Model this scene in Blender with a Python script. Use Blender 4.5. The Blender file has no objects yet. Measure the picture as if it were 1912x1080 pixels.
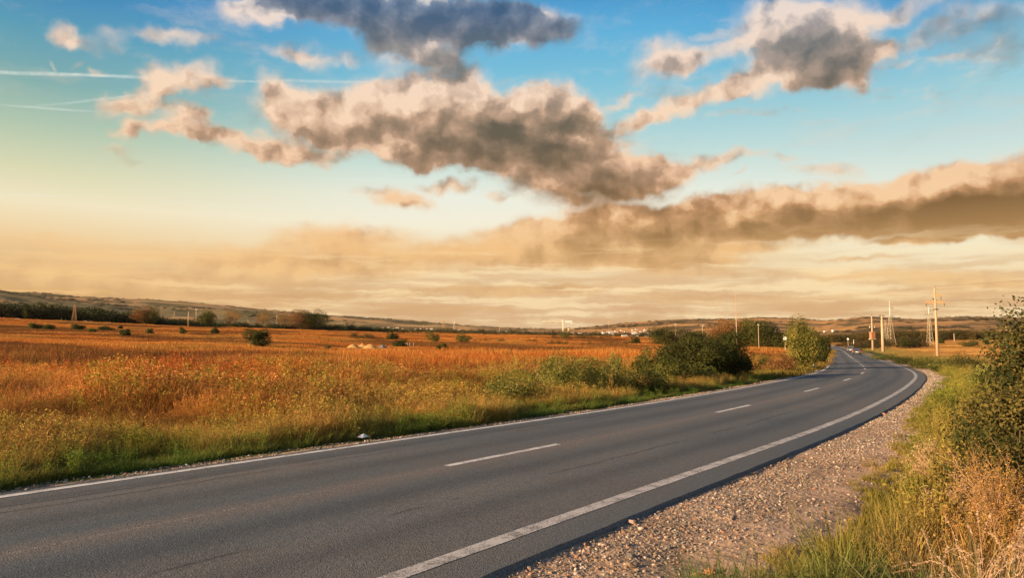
import bpy, math, random
import numpy as np
from mathutils import Vector, Matrix
R = math.radians
rng = np.random.default_rng(7)
random.seed(7)
scene = bpy.context.scene
COL = scene.collection

# ------------------------------------------------------------------ camera
F_PX, W_PX, H_PX, PITCH, CAM_Z = 1350.0, 1912.0, 1080.0, 4.57, 1.95
cam = bpy.data.objects.new('camera', bpy.data.cameras.new('camera'))
COL.objects.link(cam)
cam.data.sensor_width = 36.0
cam.data.lens = F_PX / W_PX * 36.0
cam.data.clip_start = 0.05
cam.data.clip_end = 40000
cam.location = (0, 0, CAM_Z)
cam.rotation_euler = (R(90 + PITCH), 0, 0)
scene.camera = cam
scene.render.resolution_x, scene.render.resolution_y = 1024, 579

# ------------------------------------------------------------------ colour management
scene.view_settings.view_transform = 'Standard'
scene.view_settings.look = 'None'
scene.view_settings.gamma = 1
scene.view_settings.exposure = 0.85
scene.cycles.max_bounces = 6
scene.cycles.transparent_max_bounces = 8

# ------------------------------------------------------------------ sun and sky
SUN_EL, SUN_AZ = 14.0, -117.0          # azimuth measured clockwise from +Y: behind and to the left
sun_dir = Vector((math.sin(R(SUN_AZ)) * math.cos(R(SUN_EL)), math.cos(R(SUN_AZ)) * math.cos(R(SUN_EL)), math.sin(R(SUN_EL))))
sl = bpy.data.lights.new('sun', 'SUN')
sl.energy = 5.0; sl.angle = R(0.6); sl.color = (1.0, 0.74, 0.46)
sun = bpy.data.objects.new('sun', sl); COL.objects.link(sun)
sun.rotation_euler = sun_dir.to_track_quat('Z', 'Y').to_euler()
sun.location = (-60, -30, 40)

def lin(r, g, b):
    f = lambda c: (c / 255 / 12.92) if c / 255 <= 0.04045 else ((c / 255 + 0.055) / 1.055) ** 2.4
    return (f(r), f(g), f(b), 1.0)

def ray(px, py):
    """unit direction seen at a photo pixel"""
    x, y, z = px - W_PX / 2, H_PX / 2 - py, F_PX
    c, s = math.cos(R(PITCH)), math.sin(R(PITCH))
    v = Vector((x, z * c - y * s, y * c + z * s))
    return v.normalized()

def sky_uv(px, py):
    v = ray(px, py)
    return math.degrees(math.atan2(v.x, v.y)), math.degrees(math.asin(v.z))

class NT:
    """small helper to write node graphs as expressions"""
    def __init__(s, tree): s.t = tree; s.n = tree.nodes; s.l = tree.links
    def _in(s, sock, v):
        if v is None: return
        if isinstance(v, bpy.types.NodeSocket): s.l.new(v, sock)
        else: sock.default_value = v
    def math(s, op, a, b=None, c=None, clamp=False):
        n = s.n.new('ShaderNodeMath'); n.operation = op; n.use_clamp = clamp
        s._in(n.inputs[0], a); s._in(n.inputs[1], b); s._in(n.inputs[2], c)
        return n.outputs[0]
    def vmath(s, op, a, b=None, scale=None, out=0):
        n = s.n.new('ShaderNodeVectorMath'); n.operation = op
        s._in(n.inputs[0], a); s._in(n.inputs[1], b)
        if scale is not None: s._in(n.inputs['Scale'], scale)
        return n.outputs[out]
    def noise(s, vec, scale, detail=2, rough=0.5, lac=2.0, out='Fac', dist=0.0):
        n = s.n.new('ShaderNodeTexNoise'); s._in(n.inputs['Vector'], vec)
        n.inputs['Scale'].default_value = scale; n.inputs['Detail'].default_value = detail
        n.inputs['Roughness'].default_value = rough; n.inputs['Lacunarity'].default_value = lac
        n.inputs['Distortion'].default_value = dist
        return n.outputs[out]
    def mix(s, f, a, b, mode='MIX'):
        n = s.n.new('ShaderNodeMix'); n.data_type = 'RGBA'; n.blend_type = mode
        s._in(n.inputs[0], f); s._in(n.inputs[6], a); s._in(n.inputs[7], b)
        return n.outputs[2]
    def ramp(s, f, stops, interp='LINEAR'):
        n = s.n.new('ShaderNodeValToRGB'); n.color_ramp.interpolation = interp
        e = n.color_ramp.elements
        while len(e) > 1: e.remove(e[-1])
        e[0].position = stops[0][0]; e[0].color = stops[0][1]
        for p, c in stops[1:]:
            k = e.new(p); k.color = c
        s._in(n.inputs[0], f)
        return n.outputs[0]
    def mrange(s, v, a, b, c=0.0, d=1.0, smooth=True):
        n = s.n.new('ShaderNodeMapRange'); n.interpolation_type = 'SMOOTHSTEP' if smooth else 'LINEAR'
        s._in(n.inputs[0], v); n.inputs[1].default_value = a; n.inputs[2].default_value = b
        n.inputs[3].default_value = c; n.inputs[4].default_value = d
        return n.outputs[0]
    def mapping(s, v, loc=(0, 0, 0), rot=(0, 0, 0), sc=(1, 1, 1), typ='POINT'):
        n = s.n.new('ShaderNodeMapping'); n.vector_type = typ
        s._in(n.inputs[0], v)
        n.inputs['Location'].default_value = loc; n.inputs['Rotation'].default_value = rot
        n.inputs['Scale'].default_value = sc
        return n.outputs[0]

# cloud lobes: photo pixel centre, radii in pixels, tilt (deg, counter-clockwise), weight
CLOUDS = [
 (470,18,85,34,0,.9),(660,18,190,42,-4,1.3),(840,38,200,50,-6,1.5),(970,52,105,40,0,1.2),(720,75,60,18,0,.5),(560,10,120,26,0,.8),
 (770,92,80,34,0,.8),(850,128,80,34,-20,.8),
 (108,52,40,22,-15,.62),(140,66,70,20,-20,.5),(215,62,42,26,-20,.42),(350,62,70,19,-4,.66),(300,45,60,16,0,.4),(533,97,62,20,-2,.7),(580,115,45,16,-20,.5),(640,108,50,14,0,.45),(182,130,20,10,0,.5),(90,112,9,12,0,.4),(142,113,16,8,0,.3),
 (350,138,68,34,8,1.0),(300,156,44,26,0,.7),(412,152,34,18,-20,.75),(500,165,36,28,-20,.6),
 (250,190,72,26,6,.95),(242,236,46,20,8,.95),(352,208,48,20,-8,.85),(320,225,60,16,0,.5),
 (215,275,44,14,-10,.42),(240,300,40,12,-8,.34),
 (700,190,190,48,2,1.1),(820,185,150,50,-8,1.15),(620,225,150,38,-6,1.15),(560,200,80,30,0,.8),(860,245,230,66,-4,1.6),(1060,200,80,44,-14,1.2),(980,215,120,50,0,1.2),(740,262,190,42,-4,1.2),(540,282,100,20,-6,1.05),(440,255,130,20,-8,1.0),(340,246,60,16,-4,.85),(890,290,120,34,-6,1.3),
 (1090,262,140,44,-18,1.1),(1000,318,120,36,0,1.05),(1120,310,140,40,-8,1.15),(1180,330,110,34,0,1.1),(1080,365,120,30,-4,.9),(1220,300,60,24,0,.6),
 (745,372,78,22,-10,.9),(835,350,52,15,-2,.8),(930,368,30,9,0,.45),
 (1240,110,64,44,30,.85),(1300,95,80,24,20,.62),(1180,182,46,13,16,.6),(1300,185,150,26,20,.9),(1420,140,120,36,12,.7),(1200,222,60,18,10,.75),
 (1440,45,105,62,10,1.1),(1530,92,115,68,-6,1.75),(1500,110,80,48,0,1.2),(1590,140,60,26,0,.75),(1560,30,110,40,0,.7),(1645,105,40,18,30,.55),
 (1720,75,120,26,24,.32),(1820,45,150,36,18,.45),(1860,95,90,36,14,.55),(1760,120,60,14,20,.4),(1700,20,120,24,14,.55),
 (1350,298,100,13,4,.62),(1270,316,90,14,4,.7),(1540,316,80,13,2,.55),(1480,300,40,8,6,.4),(1385,328,24,7,14,.45),
 (1890,330,130,50,10,1.15),(1760,338,160,38,10,1.05),(1890,385,240,56,4,1.7),(1660,372,240,50,5,1.3),(1600,415,240,36,4,1.25),(1450,395,200,38,2,1.2),(1290,400,180,36,6,1.25),(1360,435,230,30,2,1.25),(1230,425,180,34,0,1.1),(1100,414,160,28,4,1.0),(1000,434,130,24,6,.9),
 (1780,440,160,12,4,.85),(1700,452,90,10,2,.7),(1860,432,90,9,6,.6),
 (1080,470,310,32,-1,.8),(910,472,230,22,3,.6),(640,445,130,26,-2,.85),(560,478,210,30,0,.85),(1180,488,280,26,0,.75),(760,500,320,26,0,.7),
 (330,474,200,22,-3,.45),(120,494,180,26,2,.45),(420,515,330,24,0,.5),(90,450,140,20,-8,.3),(150,530,300,24,0,.5),
 (1350,470,150,10,2,.6),(1600,487,90,6,2,.6),(1280,492,130,8,0,.5),
 (1720,520,260,17,1,.72),(1860,535,140,14,3,.7),(1420,512,260,12,0,.5),(1120,540,340,14,0,.5),(1350,560,300,10,0,.42),(780,545,330,18,0,.5),(380,560,300,16,0,.42),(900,575,300,8,0,.3),(1650,552,200,8,0,.4),
]
# lobes of shade inside the clouds (thick bellies turned away from the low sun)
DARKS = [
 (640,14,130,34,-4,1.5),(820,36,200,46,-4,2.0),(960,58,100,36,0,1.6),(560,4,80,26,0,1.1),(840,118,95,32,-15,.75),
 (930,276,170,42,4,1.3),(1010,230,120,38,0,1.0),(860,232,110,30,-5,.35),(740,258,90,28,0,.3),(560,288,70,14,0,.4),(480,268,60,12,-10,.45),(380,248,70,12,0,.4),(1095,230,70,25,-20,.75),(410,158,26,14,0,.4),(575,185,26,26,0,.3),
 (1080,305,150,32,-8,.65),(1165,350,120,26,0,.65),(1070,362,100,22,0,.45),(1000,330,70,14,0,.4),(770,385,50,10,0,.4),
 (1515,95,88,52,-10,1.2),(1590,132,60,26,0,.75),(1875,90,120,60,10,1.0),(1790,60,120,40,15,.9),
 (1880,394,190,54,4,1.6),(1720,404,180,40,4,1.4),(1560,414,160,34,3,1.2),(1320,426,180,34,2,1.35),(1270,392,70,18,5,.55),(1450,430,120,22,2,.7),(1150,440,120,30,0,.6),(1000,458,160,26,0,.45),(1100,490,200,14,0,.35),(600,486,150,14,0,.4),(1780,441,130,8,4,.6),(1800,372,100,14,10,.35),(860,490,160,12,0,.3),
]
CONTRAILS = [(60,137,240,4.5,-2,.55),(330,148,260,3.5,-2,.42),(90,202,120,3,-4,.38),(230,180,190,3.5,7,.34),(620,152,120,4,-1,.35),(60,364,110,2.5,-2,.3),(450,383,200,2.5,-2,.22),(700,335,200,3,-1,.2)]

def to_lobes(lst, grow):
    """pixel ellipses -> ellipses in azimuth / elevation degrees"""
    out = []
    for (cx, cy, rx, ry, rot, w) in lst:
        u, v = sky_uv(cx, cy); c, s_ = math.cos(R(rot)), math.sin(R(rot))
        u1, v1 = sky_uv(cx + 20 * c, cy - 20 * s_); u2, v2 = sky_uv(cx - 20 * s_, cy - 20 * c)
        area = abs((u1 - u) * (v2 - v) - (v1 - v) * (u2 - u)) / 400; L = math.hypot(u1 - u, v1 - v) / 20
        out.append((u, v, math.atan2(v1 - v, u1 - u), rx * L * grow, ry * area / L * grow, w))
    return out
LOBES = to_lobes(CLOUDS, 1.4); SHADES = to_lobes(DARKS, 1.6)

def lobes_group(sel):
    """sum of soft cloud lobes; z carries the running sum so that they are evaluated one after another"""
    g = bpy.data.node_groups.new('cloud_lobes', 'ShaderNodeTree')
    g.interface.new_socket('Vector', in_out='INPUT', socket_type='NodeSocketVector')
    g.interface.new_socket('Thickness', in_out='OUTPUT', socket_type='NodeSocketFloat')
    gi = g.nodes.new('NodeGroupInput'); go = g.nodes.new('NodeGroupOutput')
    k = NT(g)
    vec = k.vmath('MULTIPLY', gi.outputs[0], (1, 1, 0))
    for (u, v, rot, rx, ry, w) in sel:
        m = k.mapping(vec, (u, v, 0), (0, 0, rot), (rx, ry, 1e8), 'TEXTURE')
        f = k.math('SUBTRACT', 1.0, k.vmath('DOT_PRODUCT', m, m, out=1), clamp=True)
        f = k.math('MULTIPLY', f, f)
        n = g.nodes.new('ShaderNodeVectorMath'); n.operation = 'MULTIPLY_ADD'
        n.inputs[0].default_value = (0, 0, w); g.links.new(f, n.inputs[1]); g.links.new(vec, n.inputs[2])
        vec = n.outputs[0]
    sp = g.nodes.new('ShaderNodeSeparateXYZ'); g.links.new(vec, sp.inputs[0])
    g.links.new(sp.outputs[2], go.inputs[0])
    return g

world = bpy.data.worlds.new('World'); scene.world = world; world.use_nodes = True
wt = world.node_tree; wt.nodes.clear(); k = NT(wt)
tc = wt.nodes.new('ShaderNodeTexCoord').outputs['Generated']
sep = wt.nodes.new('ShaderNodeSeparateXYZ'); wt.links.new(tc, sep.inputs[0])
az = k.math('MULTIPLY', k.math('ARCTAN2', sep.outputs[0], sep.outputs[1]), 180 / math.pi)
el = k.math('MULTIPLY', k.math('ARCSINE', k.math('MINIMUM', k.math('MAXIMUM', sep.outputs[2], -1.0), 1.0)), 180 / math.pi)
cmb = wt.nodes.new('ShaderNodeCombineXYZ'); wt.links.new(az, cmb.inputs[0]); wt.links.new(el, cmb.inputs[1])
uv = cmb.outputs[0]
# clear sky: elevation ramps for the left and the right of the view (degrees / 45)
def el_of(y): return sky_uv(956, y)[1]
def stops(lst): return sorted([(max(0, el_of(y)) / 45, lin(*c)) for y, c in lst], key=lambda a: a[0])
e01 = k.math('DIVIDE', el, 45.0, clamp=True)
left = k.ramp(e01, stops([(640,(214,160,100)),(560,(222,170,105)),(480,(250,214,160)),(420,(252,238,200)),(370,(228,226,186)),(300,(184,206,180)),(230,(132,180,178)),(150,(90,162,188)),(60,(50,132,192)),(-60,(24,94,164)),(-400,(22,60,110))]))
mid = k.ramp(e01, stops([(640,(232,194,148)),(560,(234,196,150)),(480,(254,230,186)),(420,(255,248,224)),(370,(246,248,232)),(300,(206,232,226)),(230,(168,216,224)),(150,(128,200,226)),(60,(96,182,226)),(-60,(40,132,200)),(-400,(26,80,140))]))
right = k.ramp(e01, stops([(640,(248,208,156)),(560,(248,212,160)),(480,(255,244,210)),(420,(255,250,226)),(370,(228,240,228)),(300,(196,226,226)),(230,(160,212,224)),(150,(112,188,220)),(60,(62,146,206)),(-60,(24,104,178)),(-400,(22,70,124))]))
fl = k.mrange(az, -36, -4); fr = k.mrange(az, 8, 36)
base = k.mix(fr, k.mix(fl, left, mid), right)
nish = wt.nodes.new('ShaderNodeTexSky'); nish.sky_type = 'NISHITA'; nish.sun_disc = False
nish.sun_elevation = R(SUN_EL); nish.sun_rotation = R(SUN_AZ); nish.dust_density = 2.5
nsky = k.vmath('SCALE', nish.outputs[0], scale=0.07)
base = k.mix(0.10, base, nsky)
# clouds
warp1 = k.vmath('SUBTRACT', k.noise(uv, 0.16, 3, .55, out='Color'), (.5, .5, .5))
warp2 = k.vmath('SUBTRACT', k.noise(uv, 0.75, 4, .52, out='Color'), (.5, .5, .5))
damp = k.mrange(el, 1, 14, .35, 1.0)
wv = k.vmath('ADD', k.vmath('MULTIPLY', warp1, (4.6, 2.8, 0)), k.vmath('MULTIPLY', warp2, (1.9, 1.5, 0)))
wv = k.vmath('SCALE', wv, scale=damp)
puv = k.vmath('ADD', uv, wv)
lightuv = k.vmath('ADD', puv, (-1.5, 1.9, 0))
stre = k.mapping(uv, (0, 0, 0), (0, 0, R(-6)), (0.55, 1.4, 1))
det = k.noise(stre, 0.5, 6, .52, dist=.35)
detc = k.math('SUBTRACT', det, 0.5)
wob = k.vmath('SCALE', warp2, scale=1.3)
puffb = k.noise(k.mapping(k.vmath('ADD', uv, wob), (7, 3, 0), (0, 0, R(-8)), (.6, 1.2, 1)), 0.30, 5, .55)
puff = k.noise(k.vmath('ADD', uv, wob), 0.34, 4, .48)
puffo = k.noise(k.vmath('ADD', k.vmath('ADD', uv, (-.55, .85, 0)), wob), 0.34, 4, .48)
emb = k.math('MULTIPLY', k.math('SUBTRACT', puff, puffo), k.mrange(el, 3, 12, .45, 1.25))
lit = k.ramp(e01, stops([(640,(238,190,126)),(540,(243,200,140)),(470,(242,194,134)),(400,(246,206,160)),(330,(244,202,166)),(220,(248,216,186)),(100,(242,218,200)),(0,(222,216,216)),(-200,(180,190,205))]))
midc = k.ramp(e01, stops([(640,(206,160,112)),(540,(212,166,116)),(470,(232,186,130)),(400,(212,160,114)),(330,(194,156,126)),(220,(206,170,142)),(100,(190,176,168)),(20,(132,148,170)),(-200,(90,110,140))]))
drk = k.ramp(e01, stops([(640,(206,152,92)),(540,(200,150,90)),(470,(176,134,84)),(400,(116,88,54)),(330,(108,92,70)),(220,(98,94,82)),(110,(104,112,116)),(20,(64,96,130)),(-200,(50,70,100))]))
tvec = k.vmath('MULTIPLY', k.vmath('ADD', uv, k.vmath('SCALE', warp2, scale=.12)), (1, 1, 0))
for (cx, cy, rx, ry, rot, w) in CONTRAILS:
    (u, v, rot_, rx_, ry_, w), = to_lobes([(cx, cy, rx, ry, rot, w)], 1.0)
    m = k.mapping(tvec, (u, v, 0), (0, 0, rot_), (rx_, ry_, 1e8), 'TEXTURE')
    f = k.math('SUBTRACT', 1.0, k.vmath('DOT_PRODUCT', m, m, out=1), clamp=True)
    n = wt.nodes.new('ShaderNodeVectorMath'); n.operation = 'MULTIPLY_ADD'
    n.inputs[0].default_value = (0, 0, w); wt.links.new(f, n.inputs[1]); wt.links.new(tvec, n.inputs[2])
    tvec = n.outputs[0]
sp = wt.nodes.new('ShaderNodeSeparateXYZ'); wt.links.new(tvec, sp.inputs[0]); trail = sp.outputs[2]
trail = k.math('MULTIPLY', trail, k.mrange(k.noise(uv, 2.0, 3), .2, .7, .45, 1.0))
base = k.mix(trail, base, lin(232, 240, 232))
below = k.mrange(el, -1.5, -0.2)
strat = k.noise(k.mapping(k.vmath('ADD', uv, k.vmath('SCALE', warp2, scale=.5)), (3, 0, 0), (0, 0, R(-2)), (.10, 1.25, 1)), 1.0, 5, .55)
bands = k.math('MULTIPLY', k.mrange(strat, .50, .64), k.mrange(el, 9.5, 4.5, 0, .7))
gleam = k.mix(fl, lin(246, 200, 138), lin(255, 228, 178))
base = k.mix(bands, base, gleam)
base = k.mix(k.math('MULTIPLY', k.mrange(strat, .55, .38), k.mrange(el, 9, 3, 0, .75)), base, midc)

vst = k.noise(k.mapping(k.vmath('ADD', uv, k.vmath('SCALE', warp2, scale=.8)), (11, 5, 0), (0, 0, R(-24)), (.11, .62, 1)), 1.0, 5, .6)
veil = k.math('MULTIPLY', k.mrange(vst, .48, .74), k.math('MULTIPLY', k.mrange(el, 12, 20), k.mrange(az, 6, 24, .22, .62)))
def sky_background(T0, T1, D):
    dens = k.math('ADD', T0, k.math('MULTIPLY', detc, k.math('ADD', k.math('MULTIPLY', T0, 1.0, clamp=True), .22)))
    alpha = k.mrange(dens, -0.02, 1.0)
    alpha = k.math('MAXIMUM', alpha, veil)
    mod = k.mrange(puffb, .25, .75, .45, 1.35, smooth=False)
    sh = k.math('ADD', k.math('MULTIPLY', k.math('MINIMUM', T1, 1.6), .27), k.math('MULTIPLY', k.math('MULTIPLY', D, mod), .52))
    sh = k.math('ADD', sh, k.math('ADD', k.math('MULTIPLY', detc, .5), k.math('MULTIPLY', k.math('SUBTRACT', puffb, .5), .75)))
    sh = k.math('SUBTRACT', sh, k.math('MULTIPLY', emb, 1.9))
    sh = k.math('MAXIMUM', k.math('ADD', sh, .04), 0.0)
    sh = k.math('SUBTRACT', 1.0, k.math('POWER', 2.718, k.math('MULTIPLY', sh, -1.35)))     # soft saturation towards the darkest grey
    c01 = k.mix(k.mrange(sh, 0.05, .50, smooth=False), lit, midc)
    cc = k.mix(k.mrange(sh, .40, .88, smooth=False), c01, drk)
    cc = k.mix(bands, cc, gleam)
    c = k.mix(below, lin(120, 84, 48), k.mix(alpha, base, cc))
    b = wt.nodes.new('ShaderNodeBackground'); wt.links.new(c, b.inputs[0]); b.inputs[1].default_value = 0.555
    return b.outputs[0]
def lobes(g, v):
    n = wt.nodes.new('ShaderNodeGroup'); n.node_tree = g; wt.links.new(v, n.inputs[0]); return n.outputs[0]
def cell(u0, u1, v0, v1):
    def reach(src): return [L for L in src if reaches(L)]
    def reaches(L):
        ex = math.hypot(L[3] * math.cos(L[2]), L[4] * math.sin(L[2])) + 3.6
        ey = math.hypot(L[3] * math.sin(L[2]), L[4] * math.cos(L[2])) + 3.0
        return L[0] + ex > u0 and L[0] - ex < u1 and L[1] + ey > v0 and L[1] - ey < v1
    g = lobes_group(reach(LOBES))
    return sky_background(lobes(g, puv), lobes(g, lightuv), lobes(lobes_group(reach(SHADES)), puv))
def pick(x, edge, lo, hi):
    n = wt.nodes.new('ShaderNodeMixShader')
    wt.links.new(k.math('GREATER_THAN', x, edge), n.inputs[0]); wt.links.new(lo, n.inputs[1]); wt.links.new(hi, n.inputs[2])
    return n.outputs[0]
def tree(u0, u1, v0, v1, depth):
    """the sky is split into tiles of direction only so that each evaluates just the lobes that reach it"""
    if depth == 0: return cell(u0, u1, v0, v1)
    if depth % 2 or depth > 3:
        m = (u0 + u1) / 2; return pick(az, m, tree(u0, m, v0, v1, depth - 1), tree(m, u1, v0, v1, depth - 1))
    m = (v0 + v1) / 2; return pick(el, m, tree(u0, u1, v0, m, depth - 1), tree(u0, u1, m, v1, depth - 1))
U0, U1, V1 = -48.0, 48.0, 32.0
inner = tree(U0, U1, 0.0, V1, 5)
gen = k.math('MULTIPLY', k.mrange(k.noise(k.vmath('ADD', uv, (40, 0, 0)), 0.07, 3, .5), .5, .72), k.mrange(el, 22, 38))
outer = sky_background(k.math('MULTIPLY', gen, .8), k.math('MULTIPLY', gen, .8), k.math('MULTIPLY', gen, .5))
outside = k.math('MAXIMUM', k.math('MAXIMUM', k.math('GREATER_THAN', el, V1), k.math('LESS_THAN', el, -1.5)), k.math('GREATER_THAN', k.math('ABSOLUTE', az), U1))
wo = wt.nodes.new('ShaderNodeOutputWorld')
ms = wt.nodes.new('ShaderNodeMixShader'); wt.links.new(outside, ms.inputs[0]); wt.links.new(inner, ms.inputs[1]); wt.links.new(outer, ms.inputs[2])
wt.links.new(ms.outputs[0], wo.inputs[0])
world.cycles.sampling_method = 'MANUAL'; world.cycles.sample_map_resolution = 512

# ------------------------------------------------------------------ helpers
def tag(o, label=None, cat=None, group=None, kind=None):
    if label: o['label'] = label
    if cat: o['category'] = cat
    if group: o['group'] = group
    if kind: o['kind'] = kind
    return o

def mesh_np(name, V, quads=None, tris=None, attrs=None, smooth=False):
    me = bpy.data.meshes.new(name)
    V = np.asarray(V, dtype=np.float32)
    loops = []; starts = []; tot = 0
    if quads is not None and len(quads):
        q = np.asarray(quads, dtype=np.int32); loops.append(q.ravel()); starts.append(tot + np.arange(len(q)) * 4); tot += q.size
    if tris is not None and len(tris):
        t = np.asarray(tris, dtype=np.int32); loops.append(t.ravel()); starts.append(tot + np.arange(len(t)) * 3); tot += t.size
    me.vertices.add(len(V)); me.vertices.foreach_set('co', V.ravel())
    if loops:
        lp = np.concatenate(loops); st = np.concatenate(starts).astype(np.int32)
        me.loops.add(len(lp)); me.loops.foreach_set('vertex_index', lp)
        me.polygons.add(len(st)); me.polygons.foreach_set('loop_start', st)
        me.polygons.foreach_set('use_smooth', np.full(len(st), smooth, dtype=bool))
    me.update(calc_edges=True); me.validate()
    for nm, arr in (attrs or {}).items():
        arr = np.asarray(arr, dtype=np.float32)
        if arr.ndim == 1:
            a = me.attributes.new(nm, 'FLOAT', 'POINT'); a.data.foreach_set('value', arr)
        elif arr.shape[1] == 3:
            a = me.attributes.new(nm, 'FLOAT_VECTOR', 'POINT'); a.data.foreach_set('vector', arr.ravel())
        else:
            a = me.attributes.new(nm, 'FLOAT_COLOR', 'POINT'); a.data.foreach_set('color', arr.ravel())
    return me

def add(name, me, mat, parent=None):
    o = bpy.data.objects.new(name, me); COL.objects.link(o)
    if mat is not None:
        for m in (mat if isinstance(mat, (list, tuple)) else [mat]):
            if m.name not in [x.name for x in me.materials if x]: me.materials.append(m)
    if parent is not None: o.parent = parent
    return o

def empty(name, loc, rz=0.0):
    o = bpy.data.objects.new(name, None); COL.objects.link(o)
    o.location = loc; o.rotation_euler = (0, 0, rz); o.empty_display_size = 0.3
    return o

def copy_thing(root, loc, rz=None, sc=None):
    def rec(o, parent):
        c = o.copy(); COL.objects.link(c)
        if parent is not None: c.parent = parent
        for ch in list(o.children): rec(ch, c)
        return c
    r = rec(root, None); r.location = loc
    if rz is not None: r.rotation_euler = (0, 0, rz)
    if sc is not None: r.scale = sc if not isinstance(sc, (int, float)) else (sc, sc, sc)
    return r

class MB:
    """collects boxes, tubes and prisms into one mesh"""
    def __init__(s): s.v = []; s.f = []
    def box(s, c, d, rot=None, taper=1.0):
        n = len(s.v); x, y, z = d[0] / 2, d[1] / 2, d[2] / 2
        for k_, (a, b_, c_) in enumerate([(-1,-1,-1),(1,-1,-1),(1,1,-1),(-1,1,-1),(-1,-1,1),(1,-1,1),(1,1,1),(-1,1,1)]):
            t = taper if c_ > 0 else 1.0
            p = Vector((a * x * t, b_ * y * t, c_ * z))
            if rot is not None: p = rot @ p
            s.v.append(tuple(p + Vector(c)))
        for f in [(0,3,2,1),(4,5,6,7),(0,1,5,4),(1,2,6,5),(2,3,7,6),(3,0,4,7)]: s.f.append(tuple(n + i for i in f))
        return s
    def tube(s, p0, p1, r0, r1=None, n=8, cap=True):
        p0, p1 = Vector(p0), Vector(p1); r1 = r0 if r1 is None else r1
        d = (p1 - p0).normalized(); a = d.orthogonal().normalized(); b = d.cross(a); k0 = len(s.v)
        for p, r in ((p0, r0), (p1, r1)):
            for i in range(n):
                t = 2 * math.pi * i / n
                s.v.append(tuple(p + a * math.cos(t) * r + b * math.sin(t) * r))
        for i in range(n): s.f.append((k0 + i, k0 + (i + 1) % n, k0 + n + (i + 1) % n, k0 + n + i))
        if cap: s.f.append(tuple(k0 + n - 1 - i for i in range(n))); s.f.append(tuple(k0 + n + i for i in range(n)))
        return s
    def path(s, pts, radii, n=6):
        pts = [Vector(p) for p in pts]; k0 = len(s.v)
        for j, p in enumerate(pts):
            d = (pts[min(j + 1, len(pts) - 1)] - pts[max(j - 1, 0)]).normalized()
            a = d.cross(Vector((0.31, 0.17, 0.93))).normalized(); b = d.cross(a)
            for i in range(n):
                t = 2 * math.pi * i / n
                s.v.append(tuple(p + (a * math.cos(t) + b * math.sin(t)) * radii[j]))
        for j in range(len(pts) - 1):
            for i in range(n):
                s.f.append((k0 + j * n + i, k0 + j * n + (i + 1) % n, k0 + (j + 1) * n + (i + 1) % n, k0 + (j + 1) * n + i))
        return s
    def mesh(s, name, smooth=False, bevel=0):
        me = bpy.data.meshes.new(name); me.from_pydata(s.v, [], s.f); me.update()
        me.polygons.foreach_set('use_smooth', np.full(len(me.polygons), smooth, dtype=bool))
        return me
    def build(s, name, mat, parent=None, smooth=False):
        return add(name, s.mesh(name, smooth), mat, parent)

# value noise
_P = np.random.default_rng(3).random((256, 256))
def vnoise(x, y):
    x = np.asarray(x, dtype=float); y = np.asarray(y, dtype=float)
    xi = np.floor(x).astype(int); yi = np.floor(y).astype(int); fx = x - xi; fy = y - yi
    fx = fx * fx * (3 - 2 * fx); fy = fy * fy * (3 - 2 * fy)
    g = lambda a, b: _P[a & 255, b & 255]
    return (g(xi, yi) * (1 - fx) + g(xi + 1, yi) * fx) * (1 - fy) + (g(xi, yi + 1) * (1 - fx) + g(xi + 1, yi + 1) * fx) * fy
def fbm(x, y, oct=4, rough=0.5):
    s_, a, t = 0, 1.0, 0
    for i in range(oct):
        s_ = s_ + a * vnoise(x * 2 ** i + 17.3 * i, y * 2 ** i + 5.1 * i); t += a; a *= rough
    return s_ / t
def sstep(a, b, x):
    t = np.clip((np.asarray(x, dtype=float) - a) / (b - a), 0, 1); return t * t * (3 - 2 * t)

# ------------------------------------------------------------------ terrain
def ground_flat(px, py, z=0.0):
    v = ray(px, py); t = (z - CAM_Z) / v.z
    return Vector((v.x * t, v.y * t, z))

def col_of(X, Y):
    a = np.degrees(np.arctan2(X, Y)); ac = np.clip(a, -50, 50)
    return 956 + 1354 * np.tan(np.radians(ac)), sstep(50, 110, np.abs(a))
def plain_row(c, back):                     # photo row where the far edge of the plain lies
    r = np.interp(c, [-700, 0, 460, 900, 1200, 1500, 1650, 1912, 2600], [603, 606, 617, 626, 633, 646, 641, 639, 638])
    return r * (1 - back) + 628 * back
def expo(c, back):
    e = np.interp(c, [0, 500, 900, 1300, 1500, 2600], [1.25, 1.3, 1.6, 2.4, 3.2, 3.2]); return e * (1 - back) + 2 * back
def sky_row(c, back):                       # photo row of the hill crest
    r = np.interp(c, [-700, -200, 0, 150, 280, 420, 520, 650, 760, 860, 940, 1040, 1090, 1160, 1260, 1360, 1440, 1540, 1620, 1720, 1800, 1860, 1912, 2300],
                  [556, 560, 562, 568, 571, 576, 583, 593, 601, 607, 612, 615, 612, 606, 600, 597, 597, 603, 597, 602, 599, 601, 603, 600])
    return r * (1 - back) + 600 * back

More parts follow.
